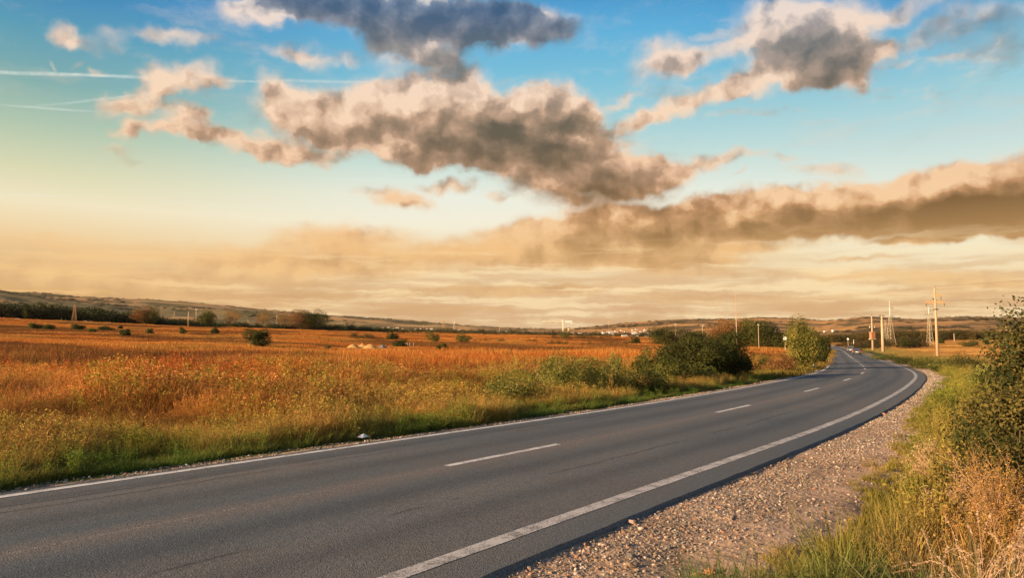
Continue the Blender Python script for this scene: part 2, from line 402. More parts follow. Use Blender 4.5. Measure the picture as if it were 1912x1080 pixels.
def rolling(X, Y, D):
    n = (fbm(X / 23.0 + 9, Y / 23.0, 3) - .5) * 1.3 * sstep(22, 90, D) + (fbm(X / 7.0, Y / 7.0 + 30, 2) - .5) * .28 * sstep(9, 20, D)
    return n
def terr0(X, Y):
    X = np.asarray(X, dtype=float); Y = np.asarray(Y, dtype=float)
    D = np.hypot(X, Y); c, back = col_of(X, Y)
    A = (648 - plain_row(c, back)) / 1354.0
    t = np.clip((D - 40) / 360.0, 0, 1)
    z = np.where(D < 400, (CAM_Z + A * 400) * t ** expo(c, back), CAM_Z + A * D)
    H = np.maximum((plain_row(c, back) - sky_row(c, back)) / 1354.0, 0)
    hs = sstep(750, 2900, D)
    z = z + H * np.minimum(D, 2900) * hs - np.maximum(D - 2900, 0) * (A + 0.02)
    hn = (fbm(X / 420.0, Y / 420.0 + 3, 4) - .5)
    z = z + hn * 46 * sstep(900, 2000, D) * (1 - .8 * sstep(2500, 2900, D)) + (fbm(X / 120.0, Y / 120.0, 3) - .5) * 9 * sstep(1200, 2000, D)
    return z, D

# road centre line (from the photograph's dashes)
CP = [(-60, -96), (-40, -69), (-22, -45), (-12.2, -17.5 - 14), (-9.0, -13)]
cpx = [(825, 877), (1053, 835), (1342, 773), (1402, 760), (1517, 730), (1584, 710), (1614, 700)]
pts = [ground_flat(*p) for p in cpx]
d0 = (pts[3] - pts[0]).normalized()
ctrl = [pts[0] - d0 * s_ for s_ in (140, 100, 70, 45, 25, 12)] + [pts[0], pts[2], pts[4], pts[5]]
ctrl = [Vector((p.x, p.y)) for p in ctrl]
# beyond, heading swings gently back to the left
px_, py_ = ctrl[-1]; hd = math.atan2(ctrl[-1].x - ctrl[-2].x, ctrl[-1].y - ctrl[-2].y)
for (step, h_) in [(9, 30), (10, 27.5), (11, 25.2), (12, 24.3), (14, 24.0), (18, 24), (30, 24), (50, 24), (70, 23.5), (90, 21), (90, 18)]:
    px_ += math.sin(R(h_)) * step; py_ += math.cos(R(h_)) * step
    ctrl.append(Vector((px_, py_)))
def catmull(P, per=40):
    out = []
    for i in range(1, len(P) - 2):
        p0, p1, p2, p3 = P[i - 1], P[i], P[i + 1], P[i + 2]
        for j in range(per):
            t = j / per
            out.append(0.5 * ((2 * p1) + (p2 - p0) * t + (2 * p0 - 5 * p1 + 4 * p2 - p3) * t * t + (3 * p1 - p0 - 3 * p2 + p3) * t ** 3))
    return out
cl = np.array([(p.x, p.y) for p in catmull(ctrl)])
for _ in range(220): cl[1:-1] = cl[1:-1] * .5 + (cl[:-2] + cl[2:]) * .25
seg = np.hypot(*np.diff(cl, axis=0).T); sarc = np.concatenate([[0], np.cumsum(seg)])
NS = int(sarc[-1] / 0.25)
sv = np.linspace(0, sarc[-1], NS); cl = np.stack([np.interp(sv, sarc, cl[:, 0]), np.interp(sv, sarc, cl[:, 1])], 1)
tan_ = np.gradient(cl, axis=0); tan_ /= np.hypot(*tan_.T)[:, None]
nor = np.stack([tan_[:, 1], -tan_[:, 0]], 1)           # to the right of travel
clz = terr0(cl[:, 0], cl[:, 1])[0]
for _ in range(60): clz[1:-1] = clz[1:-1] * .5 + (clz[:-2] + clz[2:]) * .25
clx_far = sv[-1]

def road_coords(X, Y):
    """signed distance to the centre line (right positive), index along it"""
    X = np.asarray(X, dtype=float).ravel(); Y = np.asarray(Y, dtype=float).ravel()
    d = np.full(X.shape, 1e3); idx = np.zeros(X.shape, dtype=int)
    near = (X > cl[:, 0].min() - 45) & (X < cl[:, 0].max() + 45) & (Y > cl[:, 1].min() - 45) & (Y < cl[:, 1].max() + 45)
    I = np.nonzero(near)[0]
    for a in range(0, len(I), 4000):
        i = I[a:a + 4000]
        cs = cl[::8]
        q = (X[i, None] - cs[None, :, 0]) ** 2 + (Y[i, None] - cs[None, :, 1]) ** 2
        j = q.argmin(1) * 8
        lo = np.clip(j - 8, 0, len(cl) - 1)[:, None] + np.arange(17)[None, :]; lo = np.clip(lo, 0, len(cl) - 1)
        q2 = (X[i, None] - cl[lo, 0]) ** 2 + (Y[i, None] - cl[lo, 1]) ** 2
        j = lo[np.arange(len(i)), q2.argmin(1)]
        dx = X[i] - cl[j, 0]; dy = Y[i] - cl[j, 1]
        d[i] = np.where(np.hypot(dx, dy) > 60, 1e3, dx * nor[j, 0] + dy * nor[j, 1]); idx[i] = j
    return d, idx

def terr(X, Y):
    """height of the ground, shaped along the road: shoulders, verge and shallow ditch"""
    sh = np.shape(X); X = np.asarray(X, dtype=float).ravel(); Y = np.asarray(Y, dtype=float).ravel()
    z, D = terr0(X, Y); z = z + rolling(X, Y, D) * (1 - sstep(500, 900, D))
    d, j = road_coords(X, Y); rz = clz[j]
    w = sstep(7.5, 26, np.abs(d)); w = np.where(d < 0, sstep(5.5, 17, -d), w)
    zz = z * w + rz * (1 - w)
    prof = np.interp(d, [-40, -11, -7.5, -4.8, -3.8, -3.4, 3.95, 4.1, 5.6, 7.0, 9.0, 11, 14, 40],
                     [0, 0, -.22, -.12, -.06, -.05, -.055, -.05, -.07, -.38, -.75, -.55, -.2, 0])  # ditch on the right deepened so that its low grass darkens
    prof = prof + np.where((d > 4) & (d < 16), (fbm(X / 1.3, Y / 1.3, 3) - .5) * .10, 0)
    r = zz + prof
    return r.reshape(sh)

def tz(x, y): return float(terr(np.array([x]), np.array([y]))[0])
def at(px, D):
    v = ray(px, 648); a = math.atan2(v.x, v.y)
    # the column is read along its row; pitch makes columns lean a little, corrected by hit()
    x, y = D * math.sin(a), D * math.cos(a)
    return Vector((x, y, tz(x, y)))
def hit(px, py, dmin=6.0, dmax=3200.0):
    """where the ray through a photo pixel meets the ground"""
    v = ray(px, py); h = math.hypot(v.x, v.y)
    Ds = np.geomspace(dmin, dmax, 900)
    X = v.x / h * Ds; Y = v.y / h * Ds; zr = CAM_Z + v.z / h * Ds
    zt = terr(X, Y); below = np.nonzero(zt >= zr)[0]
    i = below[0] if len(below) else int(np.argmin(zr - zt))
    return Vector((X[i], Y[i], zt[i]))
def dist(p): return math.hypot(p.x, p.y)
def height_for(p, py_top):
    """height that reaches photo row py_top when standing at p"""
    v = ray(956, py_top); dep = p.y
    # row -> slope of the ray in the plane x=0
    return CAM_Z + dep * (v.z / v.y) - p.z

# ------------------------------------------------------------------ materials
def new_mat(name):
    m = bpy.data.materials.new(name); m.use_nodes = True; t = m.node_tree; t.nodes.clear()
    return m, NT(t)
def finish(k_, shader):
    o = k_.n.new('ShaderNodeOutputMaterial'); k_.l.new(shader, o.inputs[0]); return o
def principled(k_, color, rough=.7, bump=None, bstr=.3, bdist=.02, metal=0.0, spec=.5):
    b = k_.n.new('ShaderNodeBsdfPrincipled'); k_._in(b.inputs['Base Color'], color)
    k_._in(b.inputs['Roughness'], rough); b.inputs['Metallic'].default_value = metal
    b.inputs['Specular IOR Level'].default_value = spec
    if bump is not None:
        n = k_.n.new('ShaderNodeBump'); k_._in(n.inputs['Height'], bump); n.inputs['Strength'].default_value = bstr; n.inputs['Distance'].default_value = bdist
        k_.l.new(n.outputs[0], b.inputs['Normal'])
    return b.outputs[0]
def attr(k_, name, typ='GEOMETRY', out='Color'):
    n = k_.n.new('ShaderNodeAttribute'); n.attribute_name = name; n.attribute_type = typ; return n.outputs[out]
def objpos(k_): return k_.n.new('ShaderNodeTexCoord').outputs['Object']
def worldpos(k_): return k_.n.new('ShaderNodeNewGeometry').outputs['Position']
def rgb(r, g, b): return (r, g, b, 1.0)

def simple(name, c, rough=.6, metal=0.0, var=.15, scale=3.0, spec=.5):
    m, k_ = new_mat(name)
    n = k_.noise(objpos(k_), scale, 4, .6)
    col = k_.mix(n, rgb(*[x * (1 - var) for x in c]), rgb(*[min(1, x * (1 + var)) for x in c]))
    finish(k_, principled(k_, col, rough, metal=metal, spec=spec)); return m

# ground
def ground_material():
    m, k_ = new_mat('field_soil')
    p = worldpos(k_); zc = attr(k_, 'zone')
    n1 = k_.noise(p, .9, 6, .65); n2 = k_.noise(p, .045, 5, .6); n3 = k_.noise(p, 9.0, 4, .7)
    f = k_.math('ADD', k_.math('MULTIPLY', k_.mrange(n1, .3, .7, .6, 1.35), k_.mrange(n3, .2, .8, .75, 1.25)), 0)
    c = k_.mix(1.0, zc, k_.vmath('SCALE', (1, 1, 1), scale=f), 'MULTIPLY')
    c = k_.mix(k_.mrange(n2, .45, .62, 0, .35), c, k_.mix(1.0, c, rgb(.8, .62, .5), 'MULTIPLY'))
    finish(k_, principled(k_, c, .95, bump=k_.math('ADD', n1, k_.math('MULTIPLY', n3, .4)), bstr=.7, bdist=.12, spec=.1)); return m
M_ground = ground_material()

def zone_colors(X, Y):
    X = X.ravel(); Y = Y.ravel(); D = np.hypot(X, Y); d, _ = road_coords(X, Y); c, _b = col_of(X, Y)
    n = fbm(X / 5.0, Y / 5.0 + 50, 4); nb = fbm(X / 38.0 + 4, Y / 16.0, 3)
    green = np.array([.055, .085, .02]); olive = np.array([.13, .12, .03]); rust = np.array([.27, .085, .018]); gold = np.array([.46, .23, .05])
    dirt = np.array([.53, .34, .215]); dark = np.array([.11, .055, .018])
    def mixc(a, b, t): return a * (1 - t[:, None]) + b * t[:, None]
    ad = np.where(d < 0, -d - 3.8, d - 5.6)
    base = mixc(np.tile(rust, (len(X), 1)), np.tile(dark, (len(X), 1)), sstep(.5, .68, nb) * .7)
    base = mixc(base, np.tile(np.array([.36, .15, .03]), (len(X), 1)), sstep(.46, .3, nb) * .7)
    og = mixc(np.tile(green, (len(X), 1)), np.tile(olive, (len(X), 1)), sstep(.4, .6, n))
    left = mixc(og, base, sstep(3.5, 12, ad + (n - .5) * 8))
    stub = mixc(np.tile(gold, (len(X), 1)), np.tile(np.array([.27, .12, .03]), (len(X), 1)), sstep(.48, .7, fbm(X / 40.0 + 7, Y / 9.0, 3)) * .8)
    right = mixc(og, stub, sstep(7, 13, ad + (n - .5) * 5))
    out = np.where((d > 0)[:, None] & (d < 900)[:, None], right, left)
    farright = (d >= 900) & (c > 1540)
    out = np.where(farright[:, None], stub, out)
    g = (d > 3.5) & (d < 5.9); out[g] = dirt
    g = (d < -3.0) & (d > -3.95); out[g] = dirt * .9
    # hills: patchwork of pale fields, scrub and pasture
    hn = fbm(X / 260.0 + 11, Y / 150.0 + 2, 3); h2 = fbm(X / 90.0, Y / 60.0 + 40, 3)
    side = sstep(850, 1150, c)[:, None]
    pale = np.array([.56, .32, .13]) * (1 - side) + np.array([.60, .30, .10]) * side
    scrub = np.array([.15, .12, .04]) * (1 - side) + np.array([.16, .10, .035]) * side
    mid = np.array([.30, .21, .08]) * (1 - side) + np.array([.44, .23, .08]) * side
    hc = pale * sstep(.58, .47, hn)[:, None] + mid * (1 - sstep(.58, .47, hn))[:, None]
    hc = hc * (1 - sstep(.50, .60, h2)[:, None]) + scrub * sstep(.50, .60, h2)[:, None]
    out = mixc(out, hc * np.ones_like(out), sstep(650, 1000, D))
    return out

def polar_grid(radii, angs):
    A, Rr = np.meshgrid(angs, radii); X = np.sin(A) * Rr; Y = np.cos(A) * Rr
    return X, Y
def grid_faces(nr, na):
    i = np.arange(nr - 1)[:, None]; j = np.arange(na - 1)[None, :]
    a = i * na + j
    return np.stack([a, a + 1, a + na + 1, a + na], -1).reshape(-1, 4)
angs = np.radians(np.concatenate([np.linspace(-180, -50, 60, endpoint=False), np.linspace(-50, 50, 560, endpoint=False), np.linspace(50, 180, 61)]))
rad = np.concatenate([[0.02], np.linspace(1, 16, 130, endpoint=False), np.geomspace(16, 1000, 270, endpoint=True)])
X, Y = polar_grid(rad, angs); Z = terr(X, Y)
zc = zone_colors(X, Y); V = np.stack([X, Y, Z], -1).reshape(-1, 3)
ground = add('ground', mesh_np('ground', V, grid_faces(len(rad), len(angs)), attrs={'zone': np.c_[zc, np.ones(len(zc))]}, smooth=True), M_ground)
tag(ground, kind='structure')
rad = np.geomspace(990, 4600, 150); angs2 = np.radians(np.concatenate([np.linspace(-180, -50, 60, endpoint=False), np.linspace(-50, 50, 760, endpoint=False), np.linspace(50, 180, 61)]))
X, Y = polar_grid(rad, angs2); Z = terr(X, Y); Z[0] -= 1.0
zc = zone_colors(X, Y); V = np.stack([X, Y, Z], -1).reshape(-1, 3)
hills = add('hills', mesh_np('hills', V, grid_faces(len(rad), len(angs2)), attrs={'zone': np.c_[zc, np.ones(len(zc))]}, smooth=True), M_ground)
tag(hills, kind='structure')
# distant mountains
def mountains():
    c = np.linspace(640, 1260, 260); rows = np.interp(c, [640, 780, 800, 830, 868, 890, 905, 918, 930, 945, 960, 990, 1075, 1090, 1105, 1260], [626, 606, 599.5, 607, 608, 603.5, 602, 604, 607, 604.5, 608, 609, 611, 607.5, 611, 628])
    rows = rows + (fbm(c / 9.0, c * 0 + 2, 3) - .5) * 1.0
    X = []; nr = 14
    for i in range(nr):
        t = i / (nr - 1)
        D = 11000 + 3500 * t; a = np.arctan((c - 956) / 1354.0)
        h = (CAM_Z + (648 - rows) / 1354.0 * 13000 * np.cos(a)) * math.sin(min(1, t * 1.15) * math.pi / 2 if t < .87 else math.pi / 2) - 40
        h = h * (1 + 0 * c)
        X.append(np.stack([np.sin(a) * D, np.cos(a) * D, h], -1))
    V = np.concatenate(X)
    return mesh_np('mountains', V, grid_faces(nr, len(c)), smooth=True)
m, k_ = new_mat('mountain_slope')
finish(k_, principled(k_, k_.mix(k_.noise(worldpos(k_), .002, 5), rgb(.16, .13, .09), rgb(.24, .19, .13)), .95, spec=.1))
tag(add('mountains', mountains(), m), kind='structure')
# rest of the world out to the horizon
a_ = np.radians(np.linspace(-180, 180, 90)); X, Y = polar_grid(np.array([4400, 9000, 30000.0]), a_)
plain = add('plain', mesh_np('plain', np.stack([X, Y, X * 0 - 30], -1).reshape(-1, 3), grid_faces(3, 90), attrs={'zone': np.tile([.2, .14, .07, 1.0], (270, 1))}), M_ground)
tag(plain, kind='structure')

# ------------------------------------------------------------------ road
HALF = 3.92
def ribbon(name, d_list, zoff, s0=0.0, s1=None, attrs=True, ragged=None):
    s1 = sv[-1] if s1 is None else s1
    i0 = int(np.searchsorted(sv, s0)); i1 = int(np.searchsorted(sv, s1))
    idx = np.arange(i0, min(i1 + 1, len(sv))); n = len(idx); rows = []; dd = []
    for q, d_ in enumerate(d_list):
        off = d_ if ragged is None else d_ + ragged[q] * (fbm(sv[idx] * 1.7 + 31 * q, sv[idx] * 0, 4) - .5)
        zo = zoff[q] if isinstance(zoff, (list, tuple)) else zoff
        rows.append(np.stack([cl[idx, 0] + nor[idx, 0] * off, cl[idx, 1] + nor[idx, 1] * off, clz[idx] + zo], -1)); dd.append(off * np.ones(n))
    V = np.stack(rows, 1).reshape(-1, 3); m_ = len(d_list)
    f = grid_faces(n, m_)[:, ::-1]
    return mesh_np(name, V, f, attrs={'along': np.repeat(sv[idx], m_), 'across': np.stack(dd, 1).ravel()}, smooth=False)

def asphalt_material():
    m, k_ = new_mat('asphalt')
    p = worldpos(k_)
    s_ = attr(k_, 'along', out='Fac'); d_ = attr(k_, 'across', out='Fac')
    cm = k_.n.new('ShaderNodeCombineXYZ'); k_.l.new(s_, cm.inputs[0]); k_.l.new(d_, cm.inputs[1]); sd = cm.outputs[0]
    fine = k_.noise(p, 62, 2, .7); fine2 = k_.noise(p, 21, 3, .7)
    vo = k_.n.new('ShaderNodeTexVoronoi'); k_.l.new(p, vo.inputs['Vector']); vo.inputs['Scale'].default_value = 60
    streak = k_.noise(k_.mapping(sd, sc=(.05, 1.1, 1)), 1.0, 5, .6)
    blot = k_.noise(p, .55, 5, .6); big = k_.noise(k_.mapping(sd, sc=(.07, .35, 1)), 1.0, 4, .6)
    c = k_.mix(streak, rgb(.098, .114, .124), rgb(.168, .160, .150))
    c = k_.mix(k_.mrange(blot, .42, .68, 0, .5), c, rgb(.135, .118, .104))
    c = k_.mix(1.0, c, k_.ramp(big, [(.34, rgb(.74,.84,.92)), (.66, rgb(1.28,1.16,1.06))]), 'MULTIPLY')
    # paler strips between the wheel paths and along the centre joint
    wob = k_.math('MULTIPLY', k_.math('SUBTRACT', k_.noise(k_.mapping(sd, sc=(.12, 0, 1)), 1.0, 2), .5), .35)
    dw = k_.math('ADD', d_, wob)
    def band(c0, w):
        return k_.mrange(k_.math('ABSOLUTE', k_.math('SUBTRACT', dw, c0)), w, 0.0)
    c = k_.mix(k_.math('MULTIPLY', band(.10, .55), .6), c, rgb(.215, .175, .145))
    c = k_.mix(k_.math('MULTIPLY', band(3.1, .75), .45), c, rgb(.17, .145, .125))
    c = k_.mix(k_.math('MULTIPLY', k_.math('MAXIMUM', k_.math('MAXIMUM', band(1.0, .5), band(2.35, .45)), k_.math('MAXIMUM', band(-1.1, .6), band(-2.5, .4))), .55), c, rgb(.068, .072, .078))
    seam = k_.mrange(k_.math('ABSOLUTE', k_.math('SUBTRACT', k_.math('ADD', d_, k_.math('MULTIPLY', wob, .12)), .02)), .035, .0)
    c = k_.mix(k_.math('MULTIPLY', k_.math('MULTIPLY', seam, k_.mrange(fine2, .4, .6)), .55), c, rgb(.34, .29, .24))
    # thin dark cracks running along the far lane
    cw = k_.noise(k_.mapping(sd, sc=(.5, .2, 1)), 1.0, 5, .7)
    for d0_, amt in ((-2.0, .7), (-2.35, .65), (1.7, .6)):
        t = k_.math('ABSOLUTE', k_.math('SUBTRACT', k_.math('ADD', d_, k_.math('MULTIPLY', k_.math('SUBTRACT', cw, .5), .35)), d0_))
        cr = k_.math('MULTIPLY', k_.mrange(t, .045, .006), k_.mrange(k_.noise(k_.mapping(sd, sc=(.55, .3, 1)), 1.0, 4, .7), .44, .54, 0, amt))
        c = k_.mix(cr, c, rgb(.03, .028, .026))
    c = k_.mix(1.0, c, k_.ramp(fine, [(.30, rgb(.68,.68,.69)), (.5, rgb(1,1,1)), (.72, rgb(1.5,1.44,1.38))]), 'MULTIPLY')
    c = k_.mix(1.0, c, k_.ramp(fine2, [(.3, rgb(.72,.74,.78)), (.7, rgb(1.3,1.26,1.2))]), 'MULTIPLY')
    c = k_.mix(k_.mrange(vo.outputs['Distance'], .16, .04, 0, .6), c, rgb(.26, .24, .22))
    h = k_.math('ADD', k_.math('MULTIPLY', vo.outputs['Distance'], -.6), k_.math('ADD', fine, k_.math('MULTIPLY', fine2, .6)))
    finish(k_, principled(k_, c, .82, bump=h, bstr=.55, bdist=.012, spec=.32)); return m
M_asph = asphalt_material()
dl = [-3.42, -3.38, -2.4, -1.2, 0, 1.2, 2.4, HALF - .02, HALF + .05]
me = ribbon('road', dl, [-.12, 0.004, .018, .03, .035, .03, .018, 0, -.11], ragged=[.10, .08, 0, 0, 0, 0, 0, .06, .09])
road = add('road', me, M_asph); tag(road, kind='structure')

def paint_material(name, wear, tint=(.74, .70, .64)):
    m, k_ = new_mat(name); p = worldpos(k_)
    n = k_.noise(p, 60, 3, .7); n2 = k_.noise(p, 3.2, 4, .7)
    w = k_.mrange(k_.math('ADD', k_.math('MULTIPLY', n, .6), k_.math('MULTIPLY', n2, .4)), .62 - wear * .25, .50 - wear * .25, 1.0, 0.0)
    c = k_.mix(w, rgb(*tint), rgb(.16, .145, .13))
    c = k_.mix(k_.mrange(n2, .4, .7, 0, .35), c, k_.mix(1.0, c, rgb(.75, .72, .7), 'MULTIPLY'))
    finish(k_, principled(k_, c, .7, bump=n, bstr=.2, bdist=.005, spec=.3)); return m
M_paint = paint_material('road_paint', .02, (.80, .74, .68)); M_paint2 = paint_material('worn_road_paint', .12, (.66, .59, .53))
def crown(d_): return float(np.interp(abs(d_), [0, 1.2, 2.4, 3.86], [.035, .03, .018, 0]))
def line(name, d0_, d1_, s0, s1, mat):
    me = ribbon(name, [d0_, d1_], [crown(d0_) + .005, crown(d1_) + .005], s0, s1, ragged=[.012, .012])
    o = add(name, me, mat); tag(o, kind='structure'); return o
line('road_marking', -3.20, -3.02, 0, sv[-1], M_paint)
line('road_marking', 3.24, 3.43, 0, sv[-1], M_paint2)
def s_of(px, py):
    g = ground_flat(px, py); d, j = road_coords([g.x], [g.y]); return float(sv[j[0]]), float(d[0])
s_a, _d = s_of(825, 877); s_b, _d2 = s_of(1053, 835); s_c, _ = s_of(1342, 773); s_d, _ = s_of(1402, 760); s_e, _ = s_of(1503, 733)
PER = s_c - s_a; DL = (s_b - s_a)
s_ = s_a - PER
while s_ < s_e + 30:
    line('road_marking', -.075, .075, s_, s_ + DL, M_paint); s_ += PER
for _i in range(7):
    line('road_marking', -.075, .075, s_, s_ + 3.0, M_paint); s_ += 8.5
line('road_marking', -.075, .075, s_, sv[-1], M_paint)

# ------------------------------------------------------------------ grass, weeds, stones (stuff)
def veg_material(name, mode='INSTANCER', ca=(.1, .1, .02), cb=(.2, .2, .05), trans=.35, rough=.8):
    m, k_ = new_mat(name)
    v = attr(k_, 'var', out='Fac')
    if mode == 'INSTANCER':
        t = attr(k_, 'tint', 'INSTANCER'); own = attr(k_, 'own', out='Color')
        c = k_.mix(1.0, t, own, 'MULTIPLY')
    else:
        c = k_.mix(v, rgb(*ca), rgb(*cb))
    d = principled(k_, c, rough, spec=.25)
    tr = k_.n.new('ShaderNodeBsdfTranslucent'); k_._in(tr.inputs[0], c)
    ms_ = k_.n.new('ShaderNodeMixShader'); ms_.inputs[0].default_value = trans
    k_.l.new(d, ms_.inputs[1]); k_.l.new(tr.outputs[0], ms_.inputs[2])
    finish(k_, ms_.outputs[0]); return m
M_grass = veg_material('grass_blades')

def blades(n, rad, h, w, lean=.35, curve=.35, hvar=.35, seed=1, levels=(0, .45, .8, 1.0), base=(1, 1, 1), spread=.25, patch=False):
    r = np.random.default_rng(seed)
    a = r.random(n) * 2 * np.pi; q = np.sqrt(r.random(n)) * rad
    bx, by = np.cos(a) * q, np.sin(a) * q
    la = r.random(n) * 2 * np.pi if patch else a + r.normal(0, .9, n)
    hh = h * (1 - hvar + 2 * hvar * r.random(n)); ln = lean * r.random(n) ** 1.2 * hh; cv = curve * hh * r.random(n)
    fa = r.random(n) * np.pi; ww = w * (.6 + .8 * r.random(n))
    T = np.array(levels); Wt = np.interp(T, [0, .5, .85, 1], [1, .9, .5, .06])
    cx = bx[:, None] + np.cos(la)[:, None] * (ln[:, None] * T + cv[:, None] * T ** 2.2)
    cy = by[:, None] + np.sin(la)[:, None] * (ln[:, None] * T + cv[:, None] * T ** 2.2)
    cz = hh[:, None] * (T - .25 * (cv / hh)[:, None] * T ** 2) - .02
    sx = np.cos(fa)[:, None] * ww[:, None] * Wt / 2; sy = np.sin(fa)[:, None] * ww[:, None] * Wt / 2
    L = np.stack([cx - sx, cy - sy, cz], -1); Rr = np.stack([cx + sx, cy + sy, cz], -1)
    V = np.stack([L, Rr], 2).reshape(-1, 3); m_ = len(T)
    i = (np.arange(n) * m_ * 2)[:, None] + (np.arange(m_ - 1) * 2)[None, :]
    Q = np.stack([i, i + 1, i + 3, i + 2], -1).reshape(-1, 4)
    var = r.random(n); col = np.array(base)[None, :] * (.7 + .6 * var)[:, None]
    col = np.repeat(col, m_ * 2, 0)
    tips = np.stack([cx[:, -1], cy[:, -1], cz[:, -1]], -1); dirs = np.stack([cx[:, -1] - cx[:, -2], cy[:, -1] - cy[:, -2], cz[:, -1] - cz[:, -2]], -1)
    dirs /= np.linalg.norm(dirs, axis=1)[:, None] + 1e-9
    return V, Q, col, tips, dirs

def leaves(C, size, nrm=None, seed=2, aspect=.5, base=(1, 1, 1), cvar=.3, up=.3):
    """one rhombic leaf per centre"""
    r = np.random.default_rng(seed); n = len(C); C = np.asarray(C, dtype=float)
    N = r.normal(0, 1, (n, 3)); N[:, 2] += up
    if nrm is not None: N += nrm * 1.2
    N /= np.linalg.norm(N, axis=1)[:, None]
    A = np.cross(N, r.normal(0, 1, (n, 3))); A /= np.linalg.norm(A, axis=1)[:, None] + 1e-9
    B = np.cross(N, A); s_ = (np.asarray(size) * (.65 + .7 * r.random(n)))[:, None]
    V = np.stack([C - A * s_ * .5, C + B * s_ * aspect * .5 + N * s_ * .06, C + A * s_ * .5, C - B * s_ * aspect * .5 + N * s_ * .06], 1).reshape(-1, 3)
    i = np.arange(n) * 4; Q = np.stack([i, i + 1, i + 2, i + 3], -1)
    col = np.array(base)[None, :] * (1 - cvar + 2 * cvar * r.random(n))[:, None]
    return V, Q, np.repeat(col, 4, 0)

def merge(parts):
    V, Q, C, n = [], [], [], 0
    for v, q, c in parts:
        V.append(v); Q.append(q + n); C.append(c); n += len(v)
    return np.concatenate(V), np.concatenate(Q), np.concatenate(C)

def plume(tips, dirs, n_per, length, size, seed, base, droop=.0):
    r = np.random.default_rng(seed)
    t = r.random((len(tips), n_per)) * length
    P = tips[:, None, :] - dirs[:, None, :] * (t[..., None] - length * .35) + r.normal(0, size * .45, (len(tips), n_per, 3))
    return leaves(P.reshape(-1, 3), size, seed=seed + 1, aspect=.45, base=base, cvar=.3, up=0)

def proto(name, parts):
    V, Q, C = merge(parts)
    me = mesh_np(name, V, Q, attrs={'own': np.c_[C, np.ones(len(C))], 'var': C.mean(1)})
    me.materials.append(M_grass)
    return bpy.data.objects.new(name, me)

def scatter(name, protos, P, rotz, scl, idx, tint, label=None, lean=.12, mat_seed=0):
    r = np.random.default_rng(len(P))
    me = bpy.data.meshes.new(name); me.vertices.add(len(P)); me.vertices.foreach_set('co', np.asarray(P, dtype=np.float32).ravel())
    rot = np.stack([r.normal(0, lean, len(P)), r.normal(0, lean, len(P)), rotz], -1).astype(np.float32)
    a = me.attributes.new('rot', 'FLOAT_VECTOR', 'POINT'); a.data.foreach_set('vector', rot.ravel())
    scl = np.asarray(scl, dtype=np.float32)
    if scl.ndim == 1: scl = np.repeat(scl[:, None], 3, 1)
    a = me.attributes.new('scl', 'FLOAT_VECTOR', 'POINT'); a.data.foreach_set('vector', scl.ravel())
    a = me.attributes.new('idx', 'INT', 'POINT'); a.data.foreach_set('value', np.asarray(idx, dtype=np.int32))
    a = me.attributes.new('tint', 'FLOAT_COLOR', 'POINT'); a.data.foreach_set('color', np.c_[tint, np.ones(len(tint))].astype(np.float32).ravel())
    o = bpy.data.objects.new(name, me); COL.objects.link(o); tag(o, kind='stuff')
    if label: o['label'] = label
    c = bpy.data.collections.new(name + '_kinds')
    for i, p in enumerate(protos):
        c.objects.link(p)
    g = bpy.data.node_groups.new(name, 'GeometryNodeTree')
    g.interface.new_socket('Geometry', in_out='INPUT', socket_type='NodeSocketGeometry')
    g.interface.new_socket('Geometry', in_out='OUTPUT', socket_type='NodeSocketGeometry')
    gi = g.nodes.new('NodeGroupInput'); go = g.nodes.new('NodeGroupOutput')
    ci = g.nodes.new('GeometryNodeCollectionInfo'); ci.inputs['Collection'].default_value = c
    ci.inputs['Separate Children'].default_value = True; ci.inputs['Reset Children'].default_value = True
    ip = g.nodes.new('GeometryNodeInstanceOnPoints'); ip.inputs['Pick Instance'].default_value = True
    def na(nm, typ):
        n = g.nodes.new('GeometryNodeInputNamedAttribute'); n.data_type = typ; n.inputs['Name'].default_value = nm
        return n.outputs['Attribute']
    g.links.new(gi.outputs[0], ip.inputs['Points']); g.links.new(ci.outputs[0], ip.inputs['Instance'])
    g.links.new(na('idx', 'INT'), ip.inputs['Instance Index'])
    e = g.nodes.new('FunctionNodeEulerToRotation'); g.links.new(na('rot', 'FLOAT_VECTOR'), e.inputs[0]); g.links.new(e.outputs[0], ip.inputs['Rotation'])
    g.links.new(na('scl', 'FLOAT_VECTOR'), ip.inputs['Scale'])
    g.links.new(ip.outputs[0], go.inputs[0])
    md = o.modifiers.new('scatter', 'NODES'); md.node_group = g
    return o

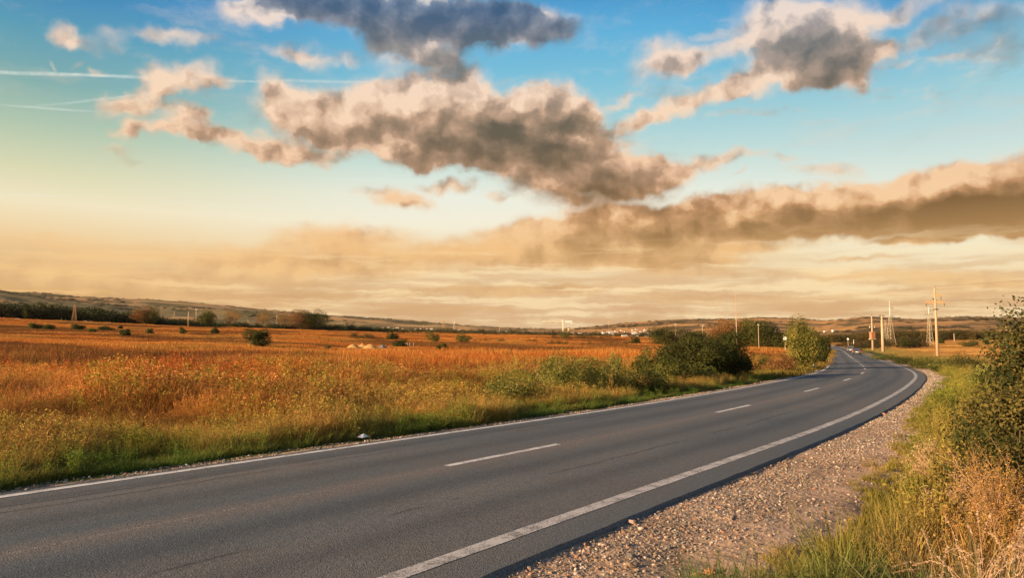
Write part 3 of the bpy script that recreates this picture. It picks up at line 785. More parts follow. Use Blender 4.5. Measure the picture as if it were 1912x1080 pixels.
# kinds of tuft (alphabetical order is the index order)
W1 = (1, 1, 1)
def tall(seed, n=46, h=.72, head=True, hc=(1.35, 1.15, 1.1)):
    b = blades(n, .20, h, .011, .32, .25, .3, seed)
    out = [b[:3], blades(40, .2, h * .5, .012, .5, .4, .35, seed + 50, base=(.8, .85, .7))[:3]]
    if head:
        k0 = np.random.default_rng(seed).random(n) < .55
        out.append(plume(b[3][k0], b[4][k0], 9, .16, .022, seed, hc))
    return out
def weed(seed, h=.6, n=9, leafc=(.9, 1.1, .8), flower=None, ls=.045):
    b = blades(n, .12, h, .009, .4, .1, .3, seed, base=(1, .9, .8))
    r = np.random.default_rng(seed); C = []
    V = b[0].reshape(n, 8, 3)
    for i in range(n):
        mids = (V[i, 0::2] + V[i, 1::2]) / 2
        t = r.random(26) * 3; j = t.astype(int).clip(0, 2); f = (t - j)[:, None]
        C.append(mids[j] * (1 - f) + mids[j + 1] * f + r.normal(0, .035, (26, 3)))
    out = [b[:3], leaves(np.concatenate(C), ls, seed=seed, base=leafc)]
    if flower:
        k0 = r.random(n) < .7; P = (b[3][k0][:, None, :] + r.normal(0, 1, (k0.sum(), 10, 3)) * np.array([.022, .022, .008])).reshape(-1, 3)
        out.append(leaves(P, .016, seed=seed + 2, aspect=.9, base=flower, up=2))
    return out
near_kinds = [
    proto('a_short_grass', [blades(70, .16, .16, .009, .6, .5, .45, 11)[:3]]),
    proto('b_short_grass', [blades(60, .17, .24, .009, .6, .6, .4, 12)[:3]]),
    proto('c_meadow_grass', [blades(60, .18, .42, .010, .5, .5, .35, 13)[:3]]),
    proto('d_seeding_grass', tall(14, 34, .55)),
    proto('e_tall_grass', tall(15)),
    proto('f_tall_grass', tall(16, 52, .62, True, (1.2, .95, .9))),
    proto('g_leafy_weed', weed(17)),
    proto('h_leafy_weed', weed(18, .75, 10, (.85, 1.0, .7), None, .05)),
    proto('i_flowering_weed', weed(19, .7, 8, (.9, .85, .7), (3.2, 2.9, 3.2))),
    proto('j_brown_weed', [*weed(20, .8, 9, (.7, .45, .35), None, .04)]),
]
def view_points(n, d0, d1, amax=39.0, power=1.0, seed=5):
    r = np.random.default_rng(seed)
    u = r.random(n); D = (d0 ** power + u * (d1 ** power - d0 ** power)) ** (1 / power)
    a = R(amax) * (2 * r.random(n) - 1)
    return np.sin(a) * D, np.cos(a) * D, D

C_ = lambda *c: np.array(c, dtype=float)
def tint_mix(*pairs):
    """weighted blend of colours; pairs of (colour, weight array)"""
    tot = sum(w for _, w in pairs) + 1e-9
    return sum(c[None, :] * w[:, None] for c, w in pairs) / tot[:, None]

# --- meadow on the left, near part
X, Y, D = view_points(150000, 5.5, 62, 40, 1.15, 5)
d, j = road_coords(X, Y); ad = -d - 3.75
keep = (d < -3.75)
X, Y, D, d, ad = X[keep], Y[keep], D[keep], d[keep], ad[keep]
n1 = fbm(X / 3.2, Y / 3.2 + 9, 4); n2 = fbm(X / 9.0 + 3, Y / 6.0, 3); n3 = fbm(X / 1.1, Y / 1.1 + 77, 2); rr = rng.random(len(X))
edge = ad + (n1 - .5) * 3.2
zoneg = sstep(2.2, .8, edge); zoney = sstep(.8, 2.2, edge) * sstep(15, 2.5, ad + (n2 - .5) * 34); zoner = np.clip(1 - zoneg - zoney, 0, 1)
dark = sstep(.47, .57, fbm(X / 11 + 8, Y / 4.0 + 3, 3))
keep = (rr < np.where(ad < 1.0, .95, .66)) & (ad > .22 + .75 * n3)
tg = tint_mix((C_(.125, .175, .028), np.ones(len(X))), (C_(.26, .23, .05), sstep(.4, .62, n3) * .8))
ty = tint_mix((C_(.42, .31, .055), np.ones(len(X))), (C_(.62, .34, .11), sstep(.40, .56, n1) * 1.4), (C_(.19, .20, .035), sstep(.48, .36, n1)))
tr_ = tint_mix((C_(.60, .205, .042), np.ones(len(X))), (C_(.80, .40, .15), sstep(.50, .64, n3) * 1.2), (C_(.17, .065, .022), dark * 2.8), (C_(.44, .30, .06), sstep(.56, .66, n2) * 1.2))
tint = tg * zoneg[:, None] + ty * zoney[:, None] + tr_ * zoner[:, None]
tint *= (.75 + .5 * rng.random(len(X)))[:, None]
r2 = rng.random(len(X))
idx = np.where(zoneg > .55, np.where(r2 < .6, 0, np.where(r2 < .93, 1, 6)),
      np.where(zoney > .45, np.select([r2 < .16, r2 < .40, r2 < .66, r2 < .73, r2 < .80, r2 < .95], [1, 2, 3, 6, 7, 5], 8),
               np.where((n1 > .56) & (r2 < .4), 6, np.select([r2 < .36, r2 < .70, r2 < .78, r2 < .90, r2 < .96], [4, 5, 3, 9, 8], 7))))
wd = (idx >= 6) & (idx <= 7) & (zoner > .4); tint[wd] = tint[wd] * .5 + np.array([.48, .36, .06]) * .5
scl = .75 + .55 * rng.random(len(X)); scl *= np.interp(ad, [0, .8, 3, 6, 11], [.45, .6, .62, .8, 1.0]) * np.interp(n1, [.3, .5, .65], [.7, .95, 1.35]) * (1 - .25 * dark * zoner) * (.8 + .5 * n2)
keep &= ~((D > 34) & (rng.random(len(X)) < (D - 34) / 60))
K = keep
P = np.stack([X, Y, terr(X, Y)], -1)
scatter('meadow_grass', near_kinds, P[K], (rng.random(len(X)) * 6.28)[K], scl[K], idx[K], tint[K], 'tall dry grass and weeds filling the field left of the road')
print('near tufts', K.sum())

# --- verge on the right
X, Y, D = view_points(60000, 4.6, 70, 41, 1.1, 6)
d, j = road_coords(X, Y); keep = (d > 4.6) & (d < 12.5 + 4 * fbm(X / 6, Y / 6, 2))
X, Y, D, d = X[keep], Y[keep], D[keep], d[keep]
n1 = fbm(X / 1.6, Y / 1.6 + 4, 3); n3 = fbm(X / .6, Y / .6 + 7, 2); n2 = fbm(X / 4.5 + 2, Y / 4.5, 3); r2 = rng.random(len(X)); ad = d - 5.55 - (n1 - .5) * 1.5 - (n2 - .5) * 1.2 - .0 * sstep(9, 6, D) + .8 * sstep(10, 22, D)
lo = sstep(.0, .9, ad)
tint = tint_mix((C_(.19, .20, .032), np.ones(len(X))), (C_(.50, .33, .08), sstep(.40, .54, n1) * 1.5), (C_(.66, .34, .12), sstep(.44, .58, n2) * sstep(.5, 2.0, ad) * 2.0), (C_(.44, .29, .06), (1 - lo)), (C_(.075, .14, .035), sstep(7.6, 6.4, D) * sstep(.3, 1.2, ad) * 5))  # last, dark green close to the camera paints shade into the tint
tint *= (.75 + .5 * rng.random(len(X)))[:, None]
idx = np.select([(ad < .7) & (r2 < .7), ad < .7, r2 < .15, r2 < .50, r2 < .66, r2 < .78, r2 < .9], [0, 1, 1, 2, 3, 6, 7], 3)
idx = np.where((idx > 5) & (D < 9), 2, idx)
scl = (.55 + .5 * rng.random(len(X))) * (.6 + .5 * lo) * np.where(D < 7.5, .8, 1)
K = (ad > 0) & (rng.random(len(X)) < .25 + .75 * lo)
kinds2 = [bpy.data.objects.new(o.name, o.data) for o in near_kinds]
for q, o in enumerate(kinds2): o.name = 'abcdefghij'[q] + '_verge_tuft'
P = np.stack([X, Y, terr(X, Y)], -1)
scatter('verge_grass', kinds2, P[K], (rng.random(len(X)) * 6.28)[K], scl[K], idx[K], tint[K], 'green and straw coloured grass on the verge right of the gravel')
print('verge tufts', K.sum())

# --- far meadow: broad patches of grass
def patch(name, seed, n, rad, h, w, heads):
    b = blades(n, rad, h, w, .3, .25, .4, seed, levels=(0, .6, 1.0), patch=True)
    out = [b[:3]]
    if heads: out.append(leaves(b[3][::3], w * 2.2, seed=seed, base=(1.3, 1.1, 1.0), aspect=.6))
    return proto(name, out)
far_kinds = [patch('a_grass_patch', 31, 190, 1.0, .60, .024, True), patch('b_grass_patch', 32, 170, 1.0, .50, .026, True),
             patch('c_grass_patch', 33, 130, 1.1, .80, .040, False), patch('d_low_patch', 34, 160, 1.1, .28, .03, False)]
X, Y, D = view_points(150000, 50, 430, 40, 1.35, 8)
d, j = road_coords(X, Y)
c, _b = col_of(X, Y)
left = (d < -4.6) | ((d > 900) & (c < 1530))
X, Y, D, d = X[left], Y[left], D[left], d[left]
n2 = fbm(X / 34.0 + 8, Y / 17.0 + 3, 4); n1 = fbm(X / 9.0 + 3, Y / 6.0, 3); n3 = fbm(X / 2.2, Y / 2.2, 2)
keep = rng.random(len(X)) < np.clip(1.25 - D / 700, .3, 1)
tint = tint_mix((C_(.56, .19, .035), np.ones(len(X))), (C_(.74, .34, .07), sstep(.52, .62, n1)), (C_(.13, .055, .018), sstep(.50, .57, n2) * 4.0), (C_(.16, .18, .035), sstep(-11, -6, d) * (d < 900) * 3), (C_(.30, .22, .05), sstep(.56, .7, fbm(X / 22, Y / 22 + 60, 3)) * .8))
tint *= (.82 + .36 * rng.random(len(X)))[:, None]
idx = np.where(d > -9, 3, rng.integers(0, 3, len(X))); scl = (.8 + .5 * rng.random(len(X))) * (.75 + .6 * n1)
s3 = np.stack([scl * (1 + D / 260), scl * (1 + D / 260), scl], -1)
P = np.stack([X, Y, terr(X, Y)], -1)
scatter('distant_meadow_grass', far_kinds, P[keep], (rng.random(len(X)) * 6.28)[keep], s3[keep], idx[keep], tint[keep], 'rust and orange grass of the far field', lean=.05)
print('far patches', keep.sum())

# --- golden stubble field on the right beyond the verge
X, Y, D = view_points(60000, 30, 430, 40, 1.4, 9)
d, j = road_coords(X, Y); c, _b = col_of(X, Y)
right = ((d > 11) & (d < 900)) | ((d > 900) & (c > 1545))
X, Y, D, d = X[right], Y[right], D[right], d[right]
n2 = fbm(X / 45.0 + 8, Y / 9.0 + 3, 3); nn = fbm(X / 6, Y / 6, 3)
tint = tint_mix((C_(.60, .32, .09), np.ones(len(X))), (C_(.72, .42, .14), sstep(.5, .65, nn)), (C_(.30, .14, .04), sstep(.54, .64, n2) * 2), (C_(.2, .2, .05), sstep(22, 12, d) * (d < 900) * 2.5))
tint *= (.85 + .3 * rng.random(len(X)))[:, None]
far2 = [bpy.data.objects.new('abcd'[q] + '_stubble_patch', o.data) for q, o in enumerate(far_kinds)]
idx = np.where(sstep(.54, .6, n2) > .5, 1, 3)
scl = .6 + .4 * rng.random(len(X)); s3 = np.stack([scl * (1.1 + D / 260), scl * (1.1 + D / 260), scl * .8], -1)
P = np.stack([X, Y, terr(X, Y)], -1)
scatter('stubble', far2, P, rng.random(len(X)) * 6.28, s3, idx, tint, 'golden stubble field right of the road under the pylons', lean=.04)

# --- gravel
def stone(name, seed):
    r = np.random.default_rng(seed)
    bpy_v = []
    me = bpy.data.meshes.new(name)
    import bmesh
    bm = bmesh.new(); bmesh.ops.create_icosphere(bm, subdivisions=1, radius=.5)
    sx = r.uniform(.7, 1.2, 3); sx[2] *= .62
    for v in bm.verts:
        f = 1 + r.normal(0, .13)
        v.co = Vector((v.co.x * sx[0] * f, v.co.y * sx[1] * f, v.co.z * sx[2] * f))
    bm.to_mesh(me); bm.free(); me.materials.append(M_stone)
    return bpy.data.objects.new(name, me)
m, k_ = new_mat('gravel_stone')
t = attr(k_, 'tint', 'INSTANCER'); nz = k_.noise(objpos(k_), 4, 4, .7)
finish(k_, principled(k_, k_.mix(1.0, t, k_.mix(nz, rgb(.75, .75, .75), rgb(1.15, 1.12, 1.1)), 'MULTIPLY'), .85, bump=nz, bstr=.4, bdist=.1, spec=.2)); M_stone = m
def gravel(name, dA, dB, n, dmax, label, smin, smax, seed, power=1.0):
    r = np.random.default_rng(seed)
    i0 = np.searchsorted(sv, s_a - 14)
    s_r = sv[i0] + (r.random(n) ** 1.9) * dmax
    jj = np.clip(np.searchsorted(sv, s_r), 0, len(sv) - 2)
    f = r.random(n); off = dA + (dB - dA) * f ** power
    X = cl[jj, 0] + nor[jj, 0] * off + tan_[jj, 0] * r.random(n) * .5; Y = cl[jj, 1] + nor[jj, 1] * off + tan_[jj, 1] * r.random(n) * .5
    patchn = fbm(X / .7, Y / .7 + 3, 3)
    band = np.interp(f, [0, .05, .40, .6, 1], [.8, 1, .8, .3, .15])
    keep = r.random(n) < band * sstep(.34, .52, patchn + .1 * band)
    X, Y = X[keep], Y[keep]; n = len(X)
    sz = smin * (smax / smin) ** (r.random(n) ** 2.8)
    big = r.random(n) < .006; sz[big] *= 2.0
    D = np.hypot(X, Y); sz *= 1 + D / 60
    g = r.random(n)
    tint = np.where((g < .5)[:, None], C_(.46, .32, .22), np.where((g < .8)[:, None], C_(.24, .21, .18), C_(.66, .54, .43))) * (.62 + .6 * r.random(n))[:, None]
    tint[g > .96] = C_(.5, .24, .13)
    P = np.stack([X, Y, terr(X, Y) + sz * .1], -1)
    kinds = [stone('abcde'[q] + '_stone', seed + q) for q in range(5)]
    return scatter(name, kinds, P, r.random(n) * 6.28, sz, r.integers(0, 5, n), tint, label, lean=.5)
gravel('gravel', 3.95, 6.1, 190000, 75, 'loose grey and tan gravel on the shoulder right of the asphalt', .010, .042, 40)
gravel('gravel', -3.40, -4.5, 46000, 70, 'thin strip of pale gravel along the left edge of the asphalt', .014, .05, 60)

# ------------------------------------------------------------------ bushes and trees
def leaf_mat(name, a, b, tr=.3): return veg_material(name, 'GEOMETRY', a, b, tr)
M_dark = leaf_mat('dark_leaves', (.032, .040, .007), (.12, .115, .022))
M_mid = leaf_mat('green_leaves', (.055, .070, .012), (.22, .20, .04))
M_olive = leaf_mat('olive_leaves', (.11, .13, .02), (.34, .30, .07))
M_gold = leaf_mat('autumn_leaves', (.26, .12, .025), (.58, .32, .08))
M_poplar = leaf_mat('poplar_leaves', (.06, .075, .010), (.42, .34, .07))
M_rust = leaf_mat('russet_leaves', (.16, .07, .02), (.42, .20, .06))
M_straw = leaf_mat('straw', (.62, .38, .20), (.88, .62, .40), .4)
M_mixed = leaf_mat('green_and_russet_leaves', (.032, .048, .010), (.22, .16, .04))
M_bark = simple('bark', (.16, .10, .06), .9, scale=8, var=.3)
M_twig = simple('dry_twigs', (.52, .30, .15), .8, scale=8, var=.2)

def crown_points(n, rx, ry, rz, zc, lobes, seed, squash=.75, shell=.6, gap=.33):
    r = np.random.default_rng(seed); L = []
    for i in range(lobes):
        v = r.normal(0, 1, 3); v /= np.linalg.norm(v); q = .35 + .45 * r.random()
        L.append((v * q, .30 + .28 * r.random()))
    L.append((np.array([0, 0, -.15]), .68)); L.append((np.array([.0, .0, -.45]), .6))
    w = np.array([s_ ** 2 for _, s_ in L]); w /= w.sum()
    which = r.choice(len(L), n, p=w); C = np.zeros((n, 3)); N = np.zeros((n, 3))
    for i, (c, s_) in enumerate(L):
        k0 = which == i; m_ = k0.sum(); v = r.normal(0, 1, (m_, 3)); v /= np.linalg.norm(v, axis=1)[:, None]
        q = (shell + (1 - shell) * r.random(m_)) ** .6 * s_ * (1 + .10 * r.normal(0, 1, m_).clip(-1.5, 1.5))
        C[k0] = c + v * q[:, None]; N[k0] = v
    # uneven outline: gaps cut by noise
    g = fbm(C[:, 0] * 3.1 + seed, C[:, 2] * 3.1 + C[:, 1] * 2.3, 3); k0 = g > gap
    C, N = C[k0], N[k0]
    ex = np.percentile(np.abs(C[:, :2]), 97.5, axis=0); zl, zh = np.percentile(C[:, 2], [2, 98.5])
    C = np.stack([C[:, 0] / ex[0] * rx / 1.12, C[:, 1] / ex[1] * ry / 1.12, ((C[:, 2] - zl) / (zh - zl) * 2 - 1) * rz / 1.12 * 1.04], -1) + np.array([0, 0, zc])
    return C, N, L

def make_bush(kind, label, cat, pos, w, h, mat, n=5000, ls=.09, lobes=9, seed=1, depth=None, trunk=0.0, group=None, zlow=.0, leafname='foliage', shell=.6, twig=M_bark, trunk_r=.05, stems=7):
    """an Empty at the base > foliage (or crown) and stems (or trunk); w, h in metres"""
    root = empty(kind, pos, 0); tag(root, label, cat, group)
    depth = depth or w; hc = h - trunk
    C, N, L = crown_points(n, w / 2 * 1.12, depth / 2 * 1.12, hc / 2 * 1.12, trunk + hc * .5, lobes, seed, shell=shell)
    k0 = C[:, 2] > zlow + .02
    C, N = C[k0], N[k0]
    V, Q, col = leaves(C, ls, N, seed=seed, aspect=.62, base=(1, 1, 1), cvar=0)
    r = np.random.default_rng(seed + 5)
    cl_ = fbm(C[:, 0] * (2.2 / w) * 2.5 + seed, C[:, 2] * (2.2 / h) * 2.5, 3)
    var = np.clip(r.random(len(C)) * .75 + (cl_ - .5) * 1.5 + .12, 0, 1)
    me = mesh_np(leafname, V, Q, attrs={'var': np.repeat(var, 4)})
    add(leafname, me, mat, root)
    b = MB()
    if trunk > 0:
        p = Vector((0, 0, -.05)); pts = [p]; rr = [trunk_r * 1.25]
        for i in range(1, 6): pts.append(Vector((r.normal(0, .02) * h, r.normal(0, .02) * h, (trunk + hc * .62) * i / 5))); rr.append(trunk_r * (1 - i * .15))
        b.path(pts, rr, 7)
        for (c, s_) in L[:-1]:
            e = Vector((c[0] * w / 2, c[1] * depth / 2, trunk + hc * .5 + c[2] * hc / 2)); s0 = pts[2].lerp(pts[4], float(r.random()))
            b.path([s0, s0.lerp(e, .5) + Vector((0, 0, -.04 * h)), e], [trunk_r * .5, trunk_r * .3, trunk_r * .12], 5)
        b.build('trunk', twig, root, smooth=True)
    else:
        for i in range(stems):
            c = L[i % len(L)][0]; e = Vector((c[0] * w / 2, c[1] * depth / 2, h * (.45 + .4 * r.random())))
            s0 = Vector((r.normal(0, .05) * w, r.normal(0, .05) * w, -.04))
            b.path([s0, s0.lerp(e, .5) + Vector((0, 0, .1 * h)), e], [trunk_r * .4, trunk_r * .26, trunk_r * .1], 5)
        b.build('stem', twig, root, smooth=True)
    return root

def px_bush(kind, label, cat, px, row, wpx, toprow, mat, **kw):
    p = hit(px, row); w = wpx * p.y / 1354.0; h = height_for(p, toprow)
    return make_bush(kind, label, cat, p, w, h, mat, **kw)

# shrubs that line the left side of the road
px_bush('roadside_bush', 'big dark green bush by the left road edge, right end of the thicket', 'bush', 1362, 713, 86, 627, M_dark, n=30000, ls=.10, lobes=13, seed=21, shell=.4, zlow=0)
px_bush('roadside_bush', 'wide rounded dark bush forming the middle of the roadside thicket', 'bush', 1292, 717, 124, 636, M_dark, n=32000, ls=.10, lobes=14, seed=22, shell=.4)
px_bush('roadside_bush', 'lighter green bush sloping down at the left end of the thicket', 'bush', 1238, 726, 90, 660, M_mid, n=15000, ls=.09, lobes=10, seed=23, shell=.4)
px_bush('roadside_bush', 'low bush with yellowish leaves in front of the dark thicket', 'bush', 1315, 722, 52, 683, M_olive, n=4200, ls=.08, lobes=8, seed=24)
px_bush('weed_clump', 'low dusty green weeds at the foot of the thicket on its left', 'weed', 1206, 737, 90, 682, M_mid, n=6500, ls=.075, lobes=9, seed=25)
px_bush('weed_clump', 'yellow green weed clump with pale stems left of the thicket', 'weed', 1150, 740, 64, 664, M_olive, n=5200, ls=.07, lobes=9, seed=26, twig=M_twig)
px_bush('weed_clump', 'tall dark green weeds beside the yellow clump', 'weed', 1100, 745, 80, 672, M_olive, n=6500, ls=.07, lobes=9, seed=27, twig=M_twig)
px_bush('weed_clump', 'tall weeds with cream flower tops rising over the field', 'weed', 1030, 748, 90, 664, M_olive, n=6000, ls=.065, lobes=10, seed=28, twig=M_twig)
px_bush('weed_clump', 'broad yellow olive weed clump, leftmost of the roadside weeds', 'weed', 958, 764, 110, 700, M_olive, n=6500, ls=.065, lobes=10, seed=29, twig=M_twig)
px_bush('roadside_tree', 'young poplar with shiny lit leaves at the inside of the bend', 'tree', 1504, 693, 58, 603, M_poplar, n=15000, ls=.12, lobes=17, seed=31, trunk=.35, leafname='crown', trunk_r=.09)
px_bush('roadside_tree', 'small dark tree just right of the young poplar', 'tree', 1531, 682, 36, 627, M_dark, n=8000, ls=.13, lobes=10, seed=32, trunk=.3, leafname='crown', trunk_r=.08)
px_bush('roadside_bush', 'low orange tinted shrub at the foot of the young poplar', 'bush', 1455, 700, 62, 668, M_rust, n=4500, ls=.09, lobes=9, seed=33)
px_bush('roadside_bush', 'dark low shrub between the thicket and the poplar', 'bush', 1425, 696, 34, 664, M_mid, n=2600, ls=.09, lobes=7, seed=34)

# bushes dotted over the field
fb = [
 (481,652,44,623,M_dark,'largest dark round bush standing alone in the rust coloured field'),
 (617,669,24,653,M_mid,'small olive bush in the field in front of the sand heaps'),
 (825,665,21,649,M_dark,'small round bush alone in the middle of the orange field'),
 (731,637,22,624,M_dark,'dark bush behind the white stakes in the field'),
 (746,651,24,639,M_dark,'dark bush between the sand heaps and the white stakes'),
 (692,656,10,649,M_dark,'tiny bush at the foot of the right sand heap'),
 (808,641,24,625,M_mid,'ragged bush in front of the town, right of the white stakes'),
 (866,642,26,628,M_mid,'broad ragged bush left of the scrub band before the town'),
 (63,618,22,608,M_mid,'leftmost low bush near the far edge of the field'),
 (87,618,20,610,M_rust,'brownish low bush right beside the leftmost one'),
 (145,619,21,610,M_dark,'dark low bush under the lattice pylon on the left'),
 (170,623,15,617,M_mid,'flat little bush just right of the left lattice pylon'),
 (198,620,24,613,M_dark,'wide flat dark bush at the far left of the field'),
 (224,617,10,612,M_dark,'tiny dark bush close to the far wood'),
 (234,630,19,620,M_dark,'dark rounded bush nearer than the others on the left'),
 (281,626,15,618,M_rust,'ragged russet bush left of the thin orange mast'),
 (341,626,14,616,M_mid,'small bush at the foot of the thin orange mast'),
 (402,626,15,616,M_dark,'small dark bush left of the largest round bush'),
 (1185,646,20,633,M_dark,'dark round bush at the right end of the scrub band'),
 (1055,633,26,620,M_mid,'bush in front of the tower crane'),
 (1690,652,28,633,M_dark,'dark bush right of the tall lattice tower'),
 (1757,643,10,636,M_dark,'tiny round bush right of the concrete power pole'),
 (1812,650,38,640,M_dark,'long low dark bush on the edge of the golden stubble'),
 (1842,645,12,636,M_dark,'small dark bush beside the long low one on the right'),
]
for i, (px, row, w, top, mat, lab) in enumerate(fb):
    px_bush('field_bush', lab, 'bush', px, row, w, top - 2 - .12 * (row - top), M_mid if mat is M_rust else mat, n=int(2400 + w * 110), ls=.22 if w < 24 else .17, lobes=6, seed=60 + i, group='bushes dotted over the fields', shell=.35)

# trees of the wood edge that stand out, and the groves in the distance
tr = [
 (47,606,12,577,M_dark,'thin dark conifer rising above the wood at far left',.2),
 (265,611,32,578,M_rust,'tall brownish tree rising out of the wood left of the thin mast',.25),
 (281,611,24,584,M_mid,'green tree right beside the tall brownish one',.25),
 (385,614,24,586,M_mid,'round green tree above the hedge right of the thin mast',.25),
 (429,615,30,581,M_gold,'pale golden tree with a sparse crown above the hedge',.3),
 (491,617,24,587,M_gold,'golden tree with thin crown right of the largest bush',.3),
 (530,618,34,584,M_gold,'golden brown tree, leftmost of the tall grove',.2),
 (556,618,34,584,M_rust,'olive brown tree in the middle of the tall grove',.2),
 (574,618,28,587,M_mid,'green tree in the tall grove beside the dark one',.2),
 (590,618,36,585,M_dark,'dark round tree at the right end of the tall grove',.25),
 (1240,642,50,617,M_dark,'dark broad tree left of the wooden pole beyond the thicket',.1),
 (1291,641,44,624,M_dark,'low dark tree between two wooden poles beyond the thicket',.1),
 (1345,640,52,605,M_rust,'olive brown tree left of the tall thin mast',.15),
 (1374,640,54,599,M_gold,'orange tree behind the tall thin mast',.15),
 (1404,640,40,604,M_mid,'green brown tree right of the tall thin mast',.15),
 (1428,641,44,607,M_dark,'dark tall tree right of the orange tree group',.1),
 (1458,641,50,617,M_dark,'dark spreading tree left of the young poplar',.1),
]
for i, (px, row, w, top, mat, lab, tk) in enumerate(tr):
    p = hit(px, row) if px > 1200 else at(px, 392)
    if px > 1200: p = at(px, 235)
    h = height_for(p, top - 4); W = w * 1.2 * p.y / 1354.0
    make_bush('distant_tree', lab, 'tree', p, W, h, mat, n=7000 if mat is not M_gold else 3600, ls=.34 if mat is not M_gold else .26, lobes=11, seed=100 + i, trunk=h * tk, leafname='crown', trunk_r=.14, shell=.45)

# the far wood and scrub as masses
def tree_proto(name, seed, mat, n=420, ls=.6, w=1.0, h=1.0, low=0.0):
    C, N, L = crown_points(n, w / 2 * 1.1, w / 2 * 1.1, h / 2 * 1.1, h * .5, 8, seed)
    V, Q, col = leaves(C, ls * .16, N, seed=seed, aspect=.7, cvar=0)
    var = np.clip(np.random.default_rng(seed).random(len(C)) * .9, 0, 1)
    c = np.stack([.6 + .8 * var] * 3, -1)
    me = mesh_np(name, V, Q, attrs={'own': np.c_[np.repeat(c, 4, 0), np.ones(len(V))], 'var': np.repeat(var, 4)})
    me.materials.append(M_grass); return bpy.data.objects.new(name, me)
def mass(name, pts, hgt, wid, tint, label, seed):
    kinds = [tree_proto('abcd'[q] + '_' + name, seed + q, None) for q in range(4)]
    X, Y = pts; n = len(X); r = np.random.default_rng(seed)
    P = np.stack([X, Y, terr(X, Y) - .1], -1)
    return scatter(name, kinds, P, r.random(n) * 6.28, np.stack([wid, wid, hgt], -1), r.integers(0, 4, n), tint, label, lean=.03)
r = np.random.default_rng(77)
def cols_to(px, D):
    a = np.arctan((px - 956) / 1354.0); return np.sin(a) * D, np.cos(a) * D
# wood on the left
n = 900; px = -250 + 1010 * r.random(n) ** .9; D = 396 + 34 * r.random(n); X, Y = cols_to(px, D)
hp = np.interp(px, [-250, 0, 150, 250, 300, 420, 520, 600, 700, 760], [26, 26, 25, 21, 15, 11, 12, 13, 12, 8]) * (.45 + .6 * r.random(n))
hgt = hp * 400 / 1354; wid = hgt * (.9 + .6 * r.random(n)) + .8
T = tint_mix((C_(.050, .060, .018), np.ones(n)), (C_(.13, .08, .025), (r.random(n) < .22) * 1.5), (C_(.10, .11, .03), (r.random(n) < .2) * 1.5))
mass('far_wood', (X, Y), hgt, wid, T, 'dark wood along the far edge of the left field', 200)
# scrub band in the middle distance
n = 620; px = 600 + 640 * r.random(n); D = 250 + 10 * r.normal(0, 1, n) + 130 * (r.random(n) < .45); X, Y = cols_to(px, D)
hgt = .5 + 1.3 * r.random(n) ** 1.5; wid = 1.2 + 2.2 * r.random(n)
k0 = fbm(px / 40, D / 60, 3) > .47
T = tint_mix((C_(.085, .065, .02), np.ones(n)), (C_(.22, .12, .03), (r.random(n) < .4) * 1.5), (C_(.07, .09, .02), (r.random(n) < .3) * 1.5))
mass('scrub', (X[k0], Y[k0]), hgt[k0], wid[k0], T[k0], 'low dark scrub in broken bands before the town', 210)
# plantation on the right under the hills
n = 1500; px = 1520 + 900 * r.random(n); D = 432 + 75 * r.random(n); X, Y = cols_to(px, D)
hgt = (5.2 + 1.0 * r.random(n)) * np.interp(px, [1520, 1700, 1900], [.85, 1, .85]); wid = 3 + 2 * r.random(n)
T = tint_mix((C_(.115, .075, .02), np.ones(n)), (C_(.06, .065, .02), (r.random(n) < .4) * 1.5), (C_(.2, .13, .03), (r.random(n) < .15) * 1.0))
mass('plantation', (X, Y), hgt, wid, T, 'even brown green plantation at the foot of the right hills', 220)
n = 160; px = 1540 + 190 * r.random(n); D = 300 + 90 * r.random(n); X, Y = cols_to(px, D); k0 = np.abs(road_coords(X, Y)[0]) > 7
hgt = 1.2 + 2.6 * r.random(n); wid = 1.5 + 3 * r.random(n)
T = tint_mix((C_(.07, .055, .018), np.ones(n)), (C_(.2, .1, .03), (r.random(n) < .3) * 1.5))
mass('hedge', (X[k0], Y[k0]), hgt[k0], wid[k0], T[k0], 'dark ragged hedge across the end of the road', 230)
# scrub and woods on the hills, greenery among the houses
n = 5200; px = -300 + 2700 * r.random(n); D = 1000 + 1900 * r.random(n) ** .8; X, Y = cols_to(px, D)
k0 = (fbm(X / 260 + 3, Y / 190, 3) > .545) | ((D > 2790) & (fbm(X / 120, Y / 900, 3) > .5))
hgt = (2.5 + 3.5 * r.random(n)) * (1 - .35 * (D > 2600)); wid = 8 + 12 * r.random(n)
T = tint_mix((C_(.085, .075, .035), np.ones(n)), (C_(.16, .11, .05), (r.random(n) < .5) * 1.0))
mass('hill_scrub', (X[k0], Y[k0]), hgt[k0], wid[k0], T[k0], 'scattered scrub and copses over the far hills', 240)
n = 420; px = 770 + 460 * r.random(n); D = 620 + 500 * r.random(n); X, Y = cols_to(px, D)
hgt = 2.5 + 3.5 * r.random(n); wid = 4 + 5 * r.random(n)
T = tint_mix((C_(.075, .07, .025), np.ones(n)), (C_(.2, .12, .04), (r.random(n) < .35) * 1.5))
mass('town_greenery', (X, Y), hgt, wid, T, 'garden trees around the houses of the far town', 250)
print('masses done')

